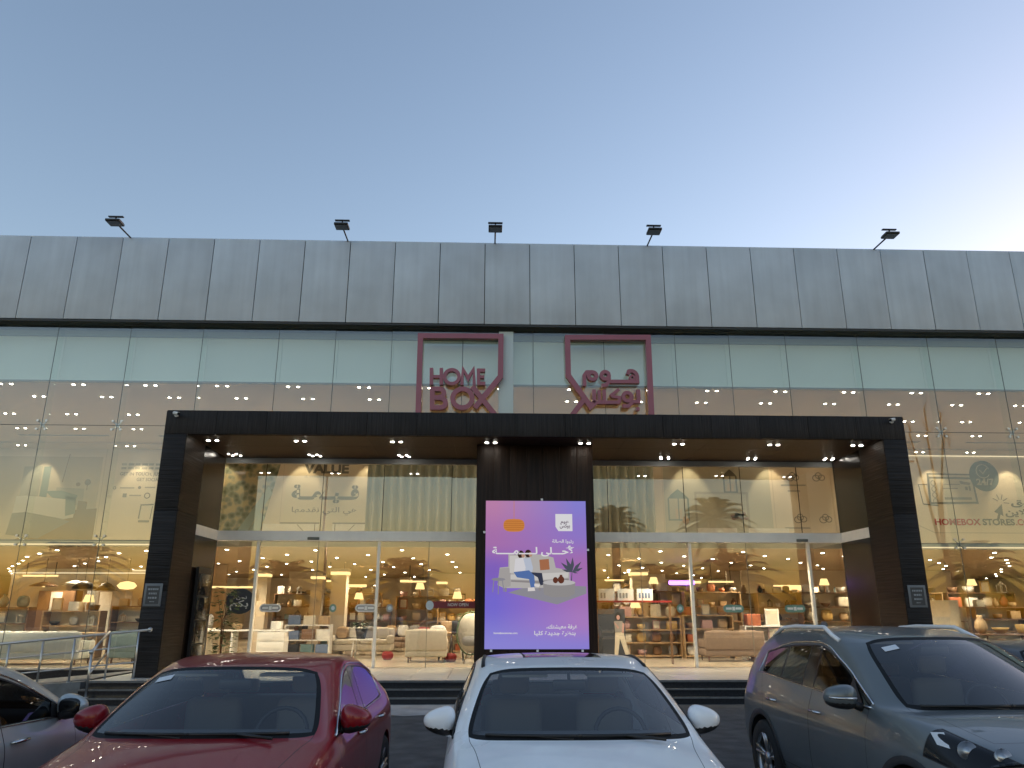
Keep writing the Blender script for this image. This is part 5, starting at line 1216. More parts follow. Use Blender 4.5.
def suv_cage():
    c = []
    c.append([(.74, -.70, .25), (.79, -.72, .42), (.805, -.72, .62), (.79, -.70, .77), (.75, -.66, .86), (.67, -.73, .885), (.62, -.75, .893), (.57, -.77, .90), (.3, -.83, .915), (0, -.85, .92)])
    c.append(sd(.885, -.45, .82, .925, .08, None, .25) + [(.765, -.47, .955), (.725, -.49, .963), (.66, -.52, .97), (.36, -.60, .99), (0, -.63, .995)])
    c.append(sd(.912, -.15, .86, .985, .075, None, .25) + [(.795, -.17, 1.01), (.758, -.18, 1.017), (.69, -.22, 1.022), (.38, -.36, 1.045), (0, -.41, 1.05)])
    c.append(sd(.925, .1, .88, 1.02, .075, None, .25) + [(.81, .08, 1.045), (.775, .06, 1.052), (.705, .0, 1.057), (.39, -.14, 1.08), (0, -.2, 1.085)])
    c.append(sd(.928, .35, .89, 1.045, .075, None, .25) + [(.82, .31, 1.062), (.787, .26, 1.065), (.72, .17, 1.055), (.4, .0, 1.082), (0, -.06, 1.085)])
    c.append(sd(.93, .52, .895, 1.06, .075, None, .25) + [(.82, .54, 1.075), (.79, .43, 1.075), (.735, .30, 1.055), (.42, .12, 1.085), (0, .06, 1.09)])
    c.append(sd(.93, .88, .90, 1.075, .078, None, .25) + [(.752, .98, 1.285), (.712, .86, 1.33), (.65, .74, 1.325), (.37, .58, 1.35), (0, .53, 1.355)])
    c.append(sd(.93, 1.28, .905, 1.09, .08, None, .25) + [(.70, 1.42, 1.455), (.648, 1.29, 1.522), (.575, 1.15, 1.53), (.32, 1.03, 1.555), (0, .99, 1.56)])
    c.append(sd(.93, 1.58, .91, 1.10, .08, None, .25) + [(.692, 1.58, 1.485), (.638, 1.57, 1.562), (.57, 1.5, 1.588), (.3, 1.42, 1.605), (0, 1.40, 1.61)])
    c.append(sd(.93, 1.70, .91, 1.105, .08, None, .25) + [(.692, 1.70, 1.488), (.638, 1.70, 1.57), (.57, 1.70, 1.597), (.3, 1.70, 1.615), (0, 1.70, 1.62)])
    c.append(sd(.93, 2.25, .92, 1.13, .08, None, .25) + [(.695, 2.3, 1.465), (.64, 2.3, 1.565), (.57, 2.3, 1.60), (.3, 2.3, 1.62), (0, 2.3, 1.625)])
    c.append(sd(.928, 2.62, .93, 1.165, .082, 2.82, .25) + [(.735, 2.80, 1.36), (.655, 2.9, 1.515), (.56, 3.05, 1.568), (.3, 3.1, 1.592), (0, 3.12, 1.597)])
    c.append(sd(.92, 2.98, .93, 1.17, .085, 3.08, .25) + [(.775, 3.12, 1.28), (.705, 3.2, 1.355), (.62, 3.3, 1.36), (.33, 3.36, 1.37), (0, 3.37, 1.375)])
    c.append(sd(.90, 3.2, .92, 1.09, .09, 3.28, .25) + [(.765, 3.36, 1.11), (.715, 3.40, 1.12), (.64, 3.45, 1.125), (.34, 3.5, 1.128), (0, 3.51, 1.128)])
    c.append(sd(.865, 3.36, .86, .98, .09, None, .27) + [(.73, 3.46, .985), (.68, 3.48, .988), (.60, 3.52, .99), (.33, 3.56, .99), (0, 3.57, .99)])
    c.append([(.70, 3.42, .28), (.77, 3.46, .42), (.785, 3.48, .58), (.775, 3.48, .72), (.73, 3.50, .84), (.67, 3.55, .85), (.63, 3.57, .85), (.57, 3.59, .85), (.31, 3.63, .85), (0, 3.64, .85)])
    return c

REG = ['body', 'windshield', 'rear_window', 'bonnet', 'boot_lid', 'front_door', 'rear_door', 'front_window', 'rear_window_side', 'pillar', 'headlight', 'taillight', 'grille', 'roof', 'sunroof', 'quarter_window']
def shell(cage, suv, wheel_r, wb, arch, sunroof):
    bm = bmesh.new(); NC = len(cage)
    V = {}
    for i in range(NC):
        for j in range(10):
            x, y, z = cage[i][j]
            for s in (1, -1):
                if j == 9 and s == -1: V[(s, i, j)] = V[(1, i, j)]
                else: V[(s, i, j)] = bm.verts.new((s * x, y, z))
    cr = bm.edges.layers.float.new('crease_edge')
    faces = []
    def region(i, j):
        if j <= 8 and j >= 7:
            if 1 <= i < 5: return 'bonnet'
            if 5 <= i < 7: return 'windshield'
            if 11 <= i < 13: return 'rear_window'
            if 13 <= i < 15 and not suv: return 'boot_lid'
            if sunroof and j == 8 and 8 <= i < 10: return 'sunroof'
        if 7 <= i < 11 and j >= 6: return 'roof'
        if j == 4:
            if 5 <= i < 8: return 'front_window'
            if i == 8: return 'pillar'
            if i == 9: return 'rear_window_side'
            if i == 10: return 'quarter_window' if suv else 'rear_window_side'
        if 1 <= j <= 3:
            if 5 <= i < 8: return 'front_door'
            if 8 <= i < 11: return 'rear_door'
        if suv and i < 2 and j in (3, 4, 5): return 'headlight'
        if not suv and i < 2 and j in (3, 4): return 'headlight'
        if i >= 13 and j in ((2, 3) if not suv else (3, 4)): return 'taillight'
        return 'body'
    def mk(vs, reg):
        try:
            f = bm.faces.new(vs); f.material_index = REG.index(reg); f.smooth = True
        except ValueError: pass
    for s in (1, -1):
        for i in range(NC - 1):
            for j in range(9):
                q = [V[(s, i, j)], V[(s, i + 1, j)], V[(s, i + 1, j + 1)], V[(s, i, j + 1)]]
                if s == -1: q.reverse()
                mk(q, region(i, j))
    # front and rear faces: rows 0..4 down, columns across at rows 4..9 of the end cage
    for i, sg in ((0, -1), (NC - 1, 1)):
        grid = {}
        for k in range(5):
            for s in (1, -1):
                for j in range(4, 10):
                    if j == 4: grid[(k, s, j)] = V[(s, i, k)]
                    elif k == 4: grid[(k, s, j)] = V[(s, i, j)]
                    elif j == 9 and s == -1: grid[(k, s, j)] = grid[(k, 1, j)]
                    else:
                        xj, yj, zj = cage[i][j]; bul = (.0, .05, .06, .03)[k]
                        zk = cage[i][k][2]
                        grid[(k, s, j)] = bm.verts.new((s * xj, yj + sg * bul, zk))
        for k in range(4):
            for s in (1, -1):
                for j in range(4, 9):
                    q = [grid[(k, s, j)], grid[(k, s, j + 1)], grid[(k + 1, s, j + 1)], grid[(k + 1, s, j)]]
                    if (s == -1) != (sg == 1): q.reverse()
                    reg = 'body'
                    if sg == -1:
                        if k in (1, 2) and j >= 7: reg = 'grille'
                        elif k == 3 and j in (4, 5, 6): reg = 'headlight'
                    else:
                        if k == 3 and j in (4, 5, 6): reg = 'taillight'
                    mk(q, reg)
    bm.edges.ensure_lookup_table()
    def crease(a, b, v):
        for e in a.link_edges:
            if e.other_vert(a) == b: e[cr] = v
    for s in (1, -1):
        for i in range(5, 11):
            crease(V[(s, i, 4)], V[(s, i + 1, 4)], .55); crease(V[(s, i, 5)], V[(s, i + 1, 5)], .35)
        for i in (5, 6): crease(V[(s, i, 7)], V[(s, i + 1, 7)], .5)
        for i in range(0, 5): crease(V[(s, i, 7)], V[(s, i + 1, 7)], .25); crease(V[(s, i, 3)], V[(s, i + 1, 3)], .25)
        for i in range(5, 14): crease(V[(s, i, 3)], V[(s, i + 1, 3)], .3)
        for j in (7, 8):
            crease(V[(s, 5, j)], V[(s, 5, j + 1)], .6); crease(V[(s, 7, j)], V[(s, 7, j + 1)], .5); crease(V[(s, 11, j)], V[(s, 11, j + 1)], .4); crease(V[(s, 13, j)], V[(s, 13, j + 1)], .4)
        for j in range(4, 9): crease(V[(s, 0, j)], V[(s, 0, j + 1)], .3); crease(V[(s, NC - 1, j)], V[(s, NC - 1, j + 1)], .3)
    me = bpy.data.meshes.new('cage'); bm.to_mesh(me); bm.free()
    for _ in REG: me.materials.append(None)
    ob = bpy.data.objects.new('cage', me); C.objects.link(ob)
    sm = ob.modifiers.new('s', 'SUBSURF'); sm.levels = 3; sm.render_levels = 3; sm.use_creases = True
    dg = bpy.context.evaluated_depsgraph_get()
    out = bpy.data.meshes.new_from_object(ob.evaluated_get(dg))
    bpy.data.objects.remove(ob); bpy.data.meshes.remove(me)
    bm = bmesh.new(); bm.from_mesh(out); bpy.data.meshes.remove(out)
    # wheel arches
    for cy in (0.0, wb):
        cz = wheel_r
        kill = []
        for f in bm.faces:
            c = f.calc_center_median()
            if abs(c.x) > .5 and (c.y - cy) ** 2 + (c.z - cz) ** 2 < arch ** 2 and c.z < cz + arch: kill.append(f)
            elif abs(c.x) > .5 and abs(c.y - cy) < arch * .98 and c.z < cz: kill.append(f)
        vs = {v for f in kill for v in f.verts}
        bmesh.ops.delete(bm, geom=kill, context='FACES_ONLY')
        for v in vs:
            if not v.is_valid or not v.link_faces: continue
            d = Vector((v.co.y - cy, v.co.z - cz)); 
            if v.co.z >= cz - .02:
                l = d.length
                if l > 1e-4: v.co.y, v.co.z = cy + d.x / l * arch, cz + d.y / l * arch
            else: v.co.y = cy + math.copysign(arch, d.x)
        bmesh.ops.delete(bm, geom=[v for v in bm.verts if not v.link_faces], context='VERTS')
    bm.normal_update()
    return bm

def split(bm, reg, seam, side=None, ring=False):
    """copy the faces of one region into their own mesh with a dark seam round the edge."""
    idx = REG.index(reg)
    fs = [f for f in bm.faces if f.material_index == idx and (side is None or f.calc_center_median().x * side > 0)]
    if not fs: return None
    nb = bmesh.new(); mp = {}
    for f in fs:
        vs = []
        for v in f.verts:
            if v not in mp: mp[v] = nb.verts.new(v.co); mp[v].normal = v.normal
            vs.append(mp[v])
        nf = nb.faces.new(vs); nf.smooth = True; nf.material_index = 0
    nb.normal_update()
    if ring:
        for f in nb.faces:
            if any(v.is_boundary for v in f.verts): f.material_index = 1
    elif seam:
        rim = bmesh.ops.inset_region(nb, faces=list(nb.faces), thickness=seam, depth=0.0, use_boundary=True, use_even_offset=True)['faces']
        for f in rim: f.material_index = 1; f.smooth = True
    me = bpy.data.meshes.new(reg); nb.to_mesh(me); nb.free()
    return me

def taper(b, s, mx, mz, rx, suv):                     # a mirror housing is taller next to the door than at its tip
    k = .16 if suv else .34
    b.v = [(x, y + .02 * ((x * s - mx) / rx) ** 2, mz + (z - mz) * (1 - k * (x * s - mx) / rx) - .1 * k * (x * s - mx)) for x, y, z in b.v]

def build_car(label, pmt, suv, loc, rz, name='parked_car', sunroof=False, tag_x=None, group='cars parked in front of the shop', chrome_win=True):
    r_w, wb, arch = (.355, 2.67, .405) if suv else (.325, 2.70, .372)
    cage = suv_cage() if suv else sedan_cage()
    bm = shell(cage, suv, r_w, wb, arch, sunroof)
    t = thing(name, label, 'car', loc, rz, group)
    def put(nm, me, mats, parent=None):
        if me is None: return None
        for m in mats: me.materials.append(m)
        return link(nm, me, parent or t)
    body = put('body', split(bm, 'body', 0), [pmt])
    sl = M['seal']
    put('roof', split(bm, 'roof', 0), [pmt, sl])
    if sunroof: put('sunroof', split(bm, 'sunroof', .02), [M['blackgloss'], sl])
    put('windshield', split(bm, 'windshield', 0, None, True), [M['carglass'], M['frit']])
    put('rear_window', split(bm, 'rear_window', 0, None, True), [M['rearglass'], M['frit']])
    put('bonnet', split(bm, 'bonnet', .004), [pmt, sl])
    put('boot_lid', split(bm, 'boot_lid', .004), [pmt, sl])
    put('grille', split(bm, 'grille', .02), [M['cladding'], M['chrome']])
    W_ = .93 if suv else .905
    for s in (1, -1):
        d1 = put('door', split(bm, 'front_door', .005, s), [pmt, sl]); d2 = put('door', split(bm, 'rear_door', .005, s), [pmt, sl])
        put('window', split(bm, 'front_window', .014, s), [M['tintglass'], sl]); put('window', split(bm, 'rear_window_side', .014, s), [M['tintglass'], sl])
        put('window', split(bm, 'quarter_window', .014, s), [M['tintglass'], sl])
        put('pillar', split(bm, 'pillar', .004, s), [M['blackgloss'], sl])
        hl = put('headlight', split(bm, 'headlight', .008, s), [M['lampglass'], sl])
        put('taillight', split(bm, 'taillight', .006, s), [M['taillamp'], sl])
        # chrome line along the foot and over the top of the side windows
        lo = [Vector((cage[i][4][0] * s + .004 * s, cage[i][4][1], cage[i][4][2] + .004)) for i in range(5, 12)]
        up = [Vector((cage[i][5][0] * s + .004 * s, cage[i][5][1], cage[i][5][2] - .002)) for i in range(5, 12)]
        def snap(p):                                                    # lay the trim on the finished skin
            best = min(bm.verts, key=lambda v: (v.co - p).length_squared if v.co.x * s > 0 else 9)
            return best.co + best.normal * .003
        def smooth(ps):
            o_ = []
            for a_, b_ in zip(ps[:-1], ps[1:]):
                for k_ in range(4): o_.append(snap(a_.lerp(b_, k_ / 4)))
            o_.append(snap(ps[-1]))
            return [o_[0]] + [(o_[k_ - 1] + o_[k_] * 2 + o_[k_ + 1]) / 4 for k_ in range(1, len(o_) - 1)] + [o_[-1]]
        b = MB(); b.tube(smooth(lo) + list(reversed(smooth(up))) , .0075, 6); b.build('window_trim', M['chrome'] if chrome_win else M['seal'], t)
        # handles
        for d, y in ((d1, 1.40), (d2, 2.36)):
            zz = (.93 if suv else .86)
            ss = [v for v in bm.verts if v.co.x * s > .5 and abs(v.co.y - y) < .12 and abs(v.co.z - zz) < .05]
            hx = max(abs(v.co.x) for v in ss) if ss else W_
            hb = MB(); hb.tube([(s * (hx - .01), y - .10, zz), (s * (hx + .022), y - .07, zz + .004), (s * (hx + .027), y, zz + .006), (s * (hx + .022), y + .07, zz + .004), (s * (hx - .01), y + .10, zz)], [.010, .012, .013, .012, .010], 8)
            hb.build('door_handle', M['chrome'] if chrome_win or suv else pmt, d or t)
        # mirror
        mx, my, mz = (W_ + .085, .66, 1.13) if suv else (W_ + .03, .80, 1.03)
        b = MB(); b.ellipsoid((s * mx, my, mz), ((.128 if suv else .112), .085, .082), 20, 14, 0, .8); taper(b, s, mx, mz, .125 if suv else .11, suv); mo = b.build('side_mirror', pmt, t)
        b = MB(); b.ellipsoid((s * mx, my + .005, mz - .042), ((.12 if suv else .104), .082, .052), 18, 8, 0, .85); taper(b, s, mx, mz, .125 if suv else .11, suv); b.build('mirror_base', M['black'], mo)
        b = MB(); b.tube([(s * (mx - .06), my + .01, mz - .05), (s * (W_ - .09), my + .0, mz - .09)], [.026, .034], 8); b.build('mirror_arm', M['black'], mo)
        b = MB(); b.ellipsoid((s * mx, my + .072, mz + .004), (.095 if suv else .085, .018, .06), 20, 8, 0, .7); b.build('mirror_glass', M['blackgloss'], mo)
        if suv:
            b = MB(); b.tube([(s * (mx - .08), my - .088, mz - .012), (s * (mx + .06), my - .075, mz - .008), (s * (mx + .11), my - .03, mz - .004)], .010, 6); b.build('mirror_lamp', M['chrome'], mo)
        # black corner piece at the mirror foot
        b = MB(); i_ = b.add([snap(Vector((cage[5][4][0] * s, .62, cage[5][4][2]))), snap(Vector((cage[6][4][0] * s, .93, cage[6][4][2]))), snap(Vector((cage[6][5][0] * s, .90, cage[6][5][2] - .05)))])
        b.v = b.v[:i_] + [(v_[0] + s * .006, v_[1], v_[2]) for v_ in b.v[i_:]]; b.face([i_, i_ + 1, i_ + 2]); b.build('window_corner', M['black'], t)
        # wheels
        for cy in (0.0, wb):
            wx = W_ - .115
            wo = MB().lathe([(r_w * .66, -.10), (r_w * .93, -.108), (r_w * .995, -.085), (r_w, -.03), (r_w, .03), (r_w * .995, .085), (r_w * .93, .108), (r_w * .66, .10)], (s * wx, cy, r_w), 36, 0, 'x', False).build('wheel', M['tyre'], t)
            rm = MB(); rm.lathe([(r_w * .70, -.09), (r_w * .70, .095), (r_w * .665, .10), (r_w * .64, .06), (r_w * .64, -.09)] if s > 0 else [(r_w * .64, .09), (r_w * .64, -.06), (r_w * .665, -.10), (r_w * .70, -.095), (r_w * .70, .09)], (s * wx, cy, r_w), 36, 0, 'x', False)
            for k in range(5):
                for e in (-1, 1):
                    a = R(72 * k + 18) + e * .13
                    rm.tube([(s * (wx + .055), cy + .03 * math.cos(a), r_w + .03 * math.sin(a)), (s * (wx + .07), cy + r_w * .35 * math.cos(a), r_w + r_w * .35 * math.sin(a)), (s * (wx + .085), cy + r_w * .67 * math.cos(a), r_w + r_w * .67 * math.sin(a))], [.022, .018, .022], 6)
            rm.lathe([(.065, .04), (.06, .085), (0, .09)], (s * wx, cy, r_w), 16, 0, 'x') if s > 0 else rm.lathe([(0, -.09), (.06, -.085), (.065, -.04)], (s * wx, cy, r_w), 16, 0, 'x')
            rm.build('rim', M['rim'], wo)
            MB().lathe([(.02, -.02), (r_w * .48, -.02), (r_w * .48, .02), (.02, .02)], (s * wx, cy, r_w), 20, 0, 'x').build('brake_disc', M['steel'], wo)
            lb_ = MB(); nseg = 18; rows_ = []
            for xx in (s * .45, s * (W_ - .03)):
                rows_.append(lb_.add([(xx, cy + arch * math.cos(R(-12 + 204 * k / nseg)), r_w + arch * math.sin(R(-12 + 204 * k / nseg))) for k in range(nseg + 1)]))
            for k in range(nseg): lb_.face([rows_[0] + k, rows_[0] + k + 1, rows_[1] + k + 1, rows_[1] + k], 0, True)
            lb_.build('arch_liner', M['cladding'], t)
            if suv:
                ln = [v for v in bm.verts if v.is_boundary and v.co.x * s > .6 and abs((Vector((v.co.y - cy, v.co.z - r_w))).length - arch) < .004]
                ln.sort(key=lambda v: math.atan2(v.co.z - r_w, v.co.y - cy))
                if len(ln) > 4:
                    q = MB(); A_ = q.add([v.co + Vector((s * .004, 0, 0)) for v in ln]); B_ = q.add([Vector((v.co.x + s * .012, cy + (v.co.y - cy) * 1.13, r_w + (v.co.z - r_w) * 1.13)) for v in ln])
                    D_ = q.add([Vector((v.co.x - s * .03, cy + (v.co.y - cy) * 1.14, r_w + (v.co.z - r_w) * 1.14)) for v in ln])
                    for k in range(len(ln) - 1): q.face([A_ + k, A_ + k + 1, B_ + k + 1, B_ + k], 0, True); q.face([B_ + k, B_ + k + 1, D_ + k + 1, D_ + k], 0, True)
                    q.build('arch_cladding', M['cladding'], t)
        # headlamp inside: projector and daylight wedge standing on the lamp glass
        if suv and hl:
            hv = [v for v in bm.verts if v.co.x * s > 0 and any(f.material_index == REG.index('headlight') for f in v.link_faces)]
            def on(x, y):
                v = min(hv, key=lambda v: (abs(v.co.x) - x) ** 2 + (v.co.y - y) ** 2); return v
            for (x, y, r_) in ((.775, -.47, .052), (.66, -.65, .044)):
                v = on(x, y); nrm = v.normal.normalized(); fw = (nrm + Vector((0, -1.0, .05))).normalized(); c0 = v.co - fw * .03
                q = MB(); q.tube([c0, c0 + fw * .036, c0 + fw * .040, c0 + fw * .030, c0 + fw * .022], [r_ * 1.1, r_ * 1.1, r_ * 1.02, r_ * .9, r_ * .7], 22, 0, False); q.build('lamp_ring', M['rim'], hl)
                q = MB(); q.tube([c0 + fw * .015, c0 + fw * .030, c0 + fw * .038], [r_ * .74, r_ * .62, r_ * .2], 18); q.build('projector', M['lampring'], hl)
            ws = [on(.80, -.10), on(.845, -.26), on(.82, -.38), on(.77, -.24)]
            q = MB(); i_ = q.add([v.co + v.normal * .004 for v in ws]); q.face([i_, i_ + 1, i_ + 2, i_ + 3]); q.face([i_ + 3, i_ + 2, i_ + 1, i_]); q.build('daylight_lamp', M['sticker_white'], hl)
        if suv or sunroof:
            ch = [Vector((cage[i][6][0] * s * (.985 if suv else .955), cage[i][6][1], cage[i][6][2] + .004)) for i in range(7, 12)]
            ps = [snap(p) for p in ch]
            if suv:
                ps = [ps[0] + Vector((0, .06, .0)), ps[0] + Vector((0, .20, .045)), ps[1] + Vector((0, .1, .05)), ps[2] + Vector((0, .2, .05)), ps[3] + Vector((0, 0, .05)), ps[3] + Vector((0, .32, .03)), ps[4] + Vector((0, -.02, .0))]
                b = MB(); b.tube(ps, .019, 8); b.build('roof_rail', M['alu'], t)
            else:
                b = MB(); b.tube(ps, .016, 6); b.build('roof_strip', M['black'], t)
    # underbody, cabin, seats, wheel, wipers
    yb0, yb1 = -.55, wb + .6
    MB().box(-.62, .62, yb0, yb1, .18, .30).build('underbody', M['cladding'], t)
    MB().box(-.66, .66, .45, wb - .1, .30, .34).build('cabin_floor', M['cabin'], t)
    MB().rbox(-.72, .72, .36, .80, .55, .965 if not suv else 1.05, .06).build('dashboard', M['cabin'], t)
    h0 = .10 if suv else 0
    for x in (-.37, .37):
        so = MB().rbox(x - .24, x + .24, 1.15, 1.65, .40 + h0, .55 + h0, .05).build('seat', M['seatmat'], t)
        b = MB(); b.rbox(x - .23, x + .23, 1.62, 1.76, .52 + h0, 1.08 + h0, .06); b.rbox(x - .13, x + .13, 1.67, 1.76, 1.11 + h0, 1.27 + h0, .04); b.build('backrest', M['seatmat'], so)
    so = MB().rbox(-.62, .62, 2.1, 2.55, .40 + h0, .55 + h0, .05).build('seat', M['seatmat'], t)
    b = MB(); b.rbox(-.62, .62, 2.5, 2.64, .52 + h0, 1.02 + h0, .06)
    for x in (-.4, .4): b.rbox(x - .12, x + .12, 2.54, 2.62, 1.03 + h0, 1.15 + h0, .03)
    b.build('backrest', M['seatmat'], so)
    b = MB(); sxx = .37
    b.tube([(sxx + .185 * math.cos(R(a)), .98 + .07 * math.sin(R(a)), .90 + h0 + .17 * math.sin(R(a))) for a in range(0, 361, 18)], .016, 8)
    b.tube([(sxx - .17, .98, .90 + h0), (sxx, .96, .88 + h0), (sxx + .17, .98, .90 + h0)], .018, 6); b.tube([(sxx, .96, .88 + h0), (sxx, .70, .80 + h0)], .03, 8)
    b.build('steering_wheel', M['black'], t)
    zt = 1.46 if suv else 1.25
    b = MB(); b.rbox(-.12, .12, .98 if not suv else 1.0, 1.02 if not suv else 1.04, zt - .05, zt + .025, .015); b.tube([(0, 1.0, zt + .02), (0, 1.02, zt + .07)], .012, 6); b.build('inner_mirror', M['black'], t)
    for s in (-1, 1):
        b = MB(); b.rbox(s * .32 - .17, s * .32 + .17, 1.05, 1.22, zt + .035, zt + .055, .008); b.build('sun_visor', pmat('visor_grey', (.34, .34, .33), .8), t)
    wz = (cage[5][9][2] + cage[5][8][2]) / 2
    for x0, x1 in ((-.62, -.02), (-.05, .58)):
        ps = []
        for k in range(5):
            x = x0 + (x1 - x0) * k / 4
            yy = cage[5][9][1] + (abs(x) / .735) ** 2 * .23 + .035
            zz_ = wz - (abs(x) / .735) ** 2 * .02 + .028
            ps.append((x, yy, zz_))
        b = MB(); b.tube(ps, .011, 6); b.tube([ps[2], (ps[2][0] + .25, ps[2][1] - .045, ps[2][2] - .02)], .010, 6); b.build('wiper', M['black'], t)
    b = MB(); b.tube([(x, cage[5][9][1] + (abs(x) / .735) ** 2 * .23 + .03, wz - (abs(x) / .735) ** 2 * .02 - .012) for x in [k * .0675 for k in range(-10, 11)]], .016, 6); b.build('cowl', M['black'], t)
    if tag_x is not None:
        c7, c5 = Vector(cage[7][8]), Vector(cage[5][8])
        cand = [v for v in bm.verts if any(f.material_index == REG.index('windshield') for f in v.link_faces)]
        v = min(cand, key=lambda v: (v.co.x - tag_x) ** 2 + (v.co.z - (1.46 if suv else 1.285)) ** 2)
        nrm = v.normal; up = Vector((0, .88, .47)); up = (up - nrm * up.dot(nrm)).normalized(); rt_ = up.cross(nrm).normalized(); c_ = v.co + nrm * .004
        q = MB(); i_ = q.add([c_ - rt_ * .06 - up * .035, c_ + rt_ * .06 - up * .035, c_ + rt_ * .06 + up * .035, c_ - rt_ * .06 + up * .035]); q.face([i_, i_ + 1, i_ + 2, i_ + 3]); q.build('windscreen_tag', M['sticker_white'], t)
    # dust line and roof aerial
    yr = 3.0 if suv else 2.45
    zr_ = 1.60 if suv else 1.425
    b = MB() if suv else None
    if suv: b.prism([(-.025, 0), (.025, 0), (.004, .06), (-.004, .06)], yr - .02, yr + .08); o = b.build('aerial_fin', pmt, t); o.location = (0, 0, zr_ - .01)
    bm.free()
    return t

P_red = paint('deep_red_paint', (.27, .007, .013), .1, .34)
P_white = paint('white_pearl_paint', (.93, .94, .95), .0, .3)
P_grey = paint('graphite_grey_paint', (.145, .165, .172), .3, .35)
P_silver = paint('silver_paint', (.50, .54, .53), .4, .35)
P_dark = paint('dark_slate_paint', (.06, .062, .068), .5, .35)
build_car('deep red sedan facing us with chrome window trim', P_red, False, (-1.863, 5.12, 0), R(-.87), tag_x=-.49)
build_car('white sedan with a dark sunroof and black roof strips, in front of the lit screen', P_white, False, (.632, 5.005, 0), R(1.14), sunroof=True, chrome_win=False)
build_car('graphite grey sport utility car with silver roof rails at the right', P_grey, True, (3.78, 5.64, 0), R(1.5), tag_x=-.43)
build_car('silver sedan with its nose towards the shop at the left edge', P_silver, False, (-4.22, 7.5, 0), R(180))
build_car('dark slate sedan beyond the grey sport utility car', P_dark, False, (6.75, 8.1, 0), R(0))

# ------------------------------------------------------------------ across the lot: palms, a bare tree and lamp posts that the glass mirrors
M['bark'] = pmat('palm_bark', (.16, .115, .08), .9, var=.3, vscale=9, bump=.6, bscale=30)
M['frond'] = pmat('palm_frond', (.065, .085, .035), .6, var=.35, vscale=3)
def palm(x, y, h, spread, label, n=34):
    t = thing('palm_tree', label, 'palm tree', (x, y, .14 if -13.6 < y < -11.2 else 0), rnd.uniform(0, 6), 'palm trees across the lot')
    b = MB(); prof = []
    k = 0
    while k * .22 < h: prof += [(.34 - .05 * k * .22 / h, k * .22), (.40 - .05 * k * .22 / h, k * .22 + .16)]; k += 1
    prof[0] = (.46, 0); b.lathe(prof + [(.2, h)], n=12); b.build('trunk', M['bark'], t)
    b = MB()
    for i in range(n):
        a = i * 2.399963; el = 1.40 - 1.55 * (i / n)
        L_ = spread * rnd.uniform(.85, 1.1)
        pts = []
        for k in range(9):
            u = k / 8
            pts.append(Vector((math.cos(a) * L_ * (math.cos(el) * u * .9 + .08 * u), math.sin(a) * L_ * (math.cos(el) * u * .9 + .08 * u), h - .1 + L_ * (math.sin(el) * u - .55 * u * u))))
        b.tube(pts, [.03 - .0032 * k for k in range(9)], 4, 0, False)
        for k in range(1, 9):
            for m_ in range(6):
                u = k - m_ / 6
                i0 = int(u); fr = u - i0
                if i0 + 1 > 8: p = pts[8]; d = (pts[8] - pts[7]).normalized()
                else: p = pts[i0].lerp(pts[i0 + 1], fr); d = (pts[i0 + 1] - pts[i0]).normalized()
                sdv = d.cross(Vector((0, 0, 1))).normalized()
                for sgn in (-1, 1):
                    ll = L_ * .22 * (1 - abs(u / 8 - .45)) * rnd.uniform(.8, 1.15)
                    tip = p + sdv * sgn * ll * .8 + d * ll * .6 + Vector((0, 0, -ll * .25))
                    j = b.add([p, p + d * .09, tip]); b.face([j, j + 1, j + 2])
    b.build('crown', M['frond'], t)
    return t
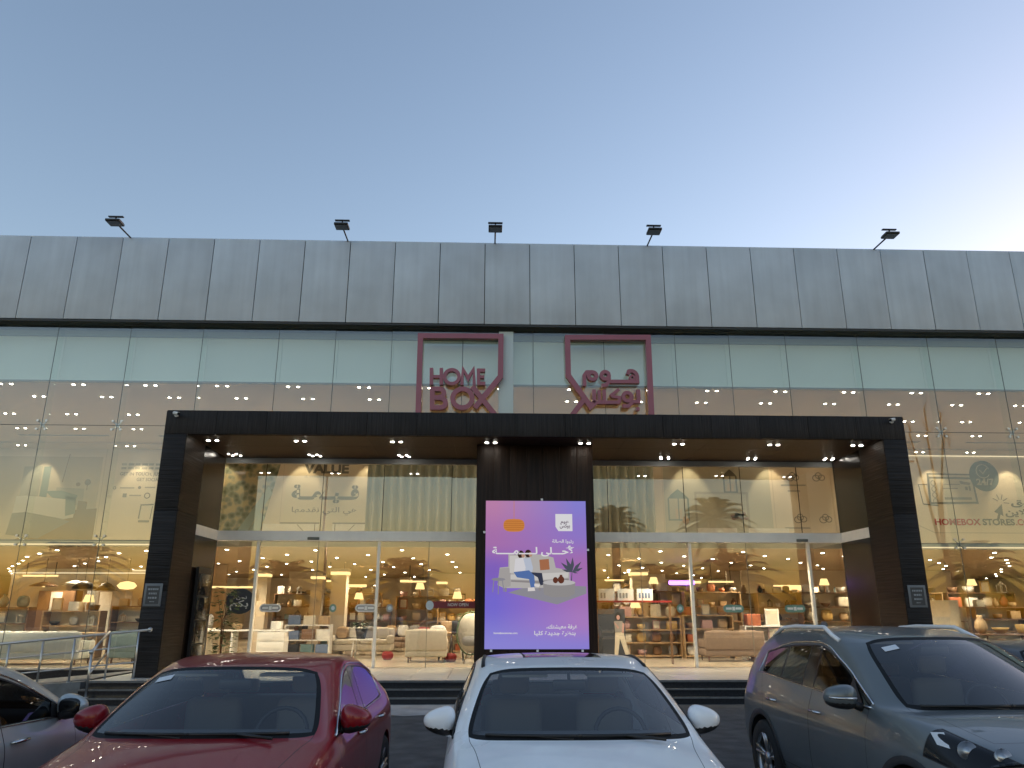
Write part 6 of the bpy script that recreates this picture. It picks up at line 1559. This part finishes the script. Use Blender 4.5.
for x, y, h, s, lab in ((-13.2, -12.3, 3.3, 4.0, 'big drooping palm mirrored in the left doorway, left half'), (-5.4, -12.4, 3.2, 3.8, 'low wide palm mirrored in the left doorway, right half'), (11.6, -12.4, 3.3, 4.0, 'low drooping palm mirrored in the right doorway next to the screen'), (16.4, -12.2, 3.6, 4.2, 'thick trunked low palm mirrored behind the right door post'), (10.2, -21.5, 8.6, 3.6, 'taller palm mirrored above the right doorway, nearer the column'), (18.6, -21.5, 8.8, 4.0, 'taller palm mirrored above the right doorway, nearer the reveal'), (-27.5, -12.8, 4.2, 4.2, 'big palm mirrored in the glass at the left edge'), (34, -12.6, 4.6, 4.2, 'big palm mirrored at the right edge')):
    palm(x, y, h, s, lab, 46)
t = thing('bare_tree', 'tall bare three stemmed tree mirrored in the right glass', 'tree', (29.2, -8.4, 0))
b = MB(); b.tube([(0, 0, 0), (.05, 0, 3.0), (0, 0, 5.2)], [.42, .32, .2], 10); b.build('trunk', M['bark'], t)
b = MB()
for pts in (((0, 0, 5.1), (.4, .1, 9), (1.3, .3, 14.5)), ((0, 0, 5.1), (-.5, 0, 9), (-1.2, .2, 13.6)), ((0, 0, 5.1), (.1, .2, 8.5), (-.2, .5, 14.8))):
    b.tube(pts, [.15, .09, .04], 8)
    e = Vector(pts[-1])
    for k in range(9): b.tube([e - Vector((0, 0, k * .3)), e - Vector((0, 0, k * .3)) + Vector((rnd.uniform(-.5, .5), rnd.uniform(-.3, .3), rnd.uniform(.3, .9)))], [.03, .01], 5)
b.build('limb', M['bark'], t)
lp = None
for x, lab in ((-12.4, 'double armed street lamp post mirrored above the portal left part'), (32.5, 'double armed street lamp post mirrored at the right edge')):
    if lp is None:
        lp = thing('street_lamp', lab, 'street lamp', (x, -20, 0), 0, 'street lamps on the road')
        MB().tube([(0, 0, 0), (0, 0, 13)], [.14, .07], 10).build('pole', M['steel'], lp)
        for s in (-1, 1):
            MB().tube([(0, 0, 12.9), (s * 1.6, 0, 13.6)], .05, 8).build('arm', M['steel'], lp); MB().rbox(s * 1.9 - .45, s * 1.9 + .45, -.16, .16, 13.55, 13.68, .03).build('lamp_head', M['black'], lp)
    else:
        o = copy_tree(lp); o.location = (x, -20, 0); o['label'] = lab
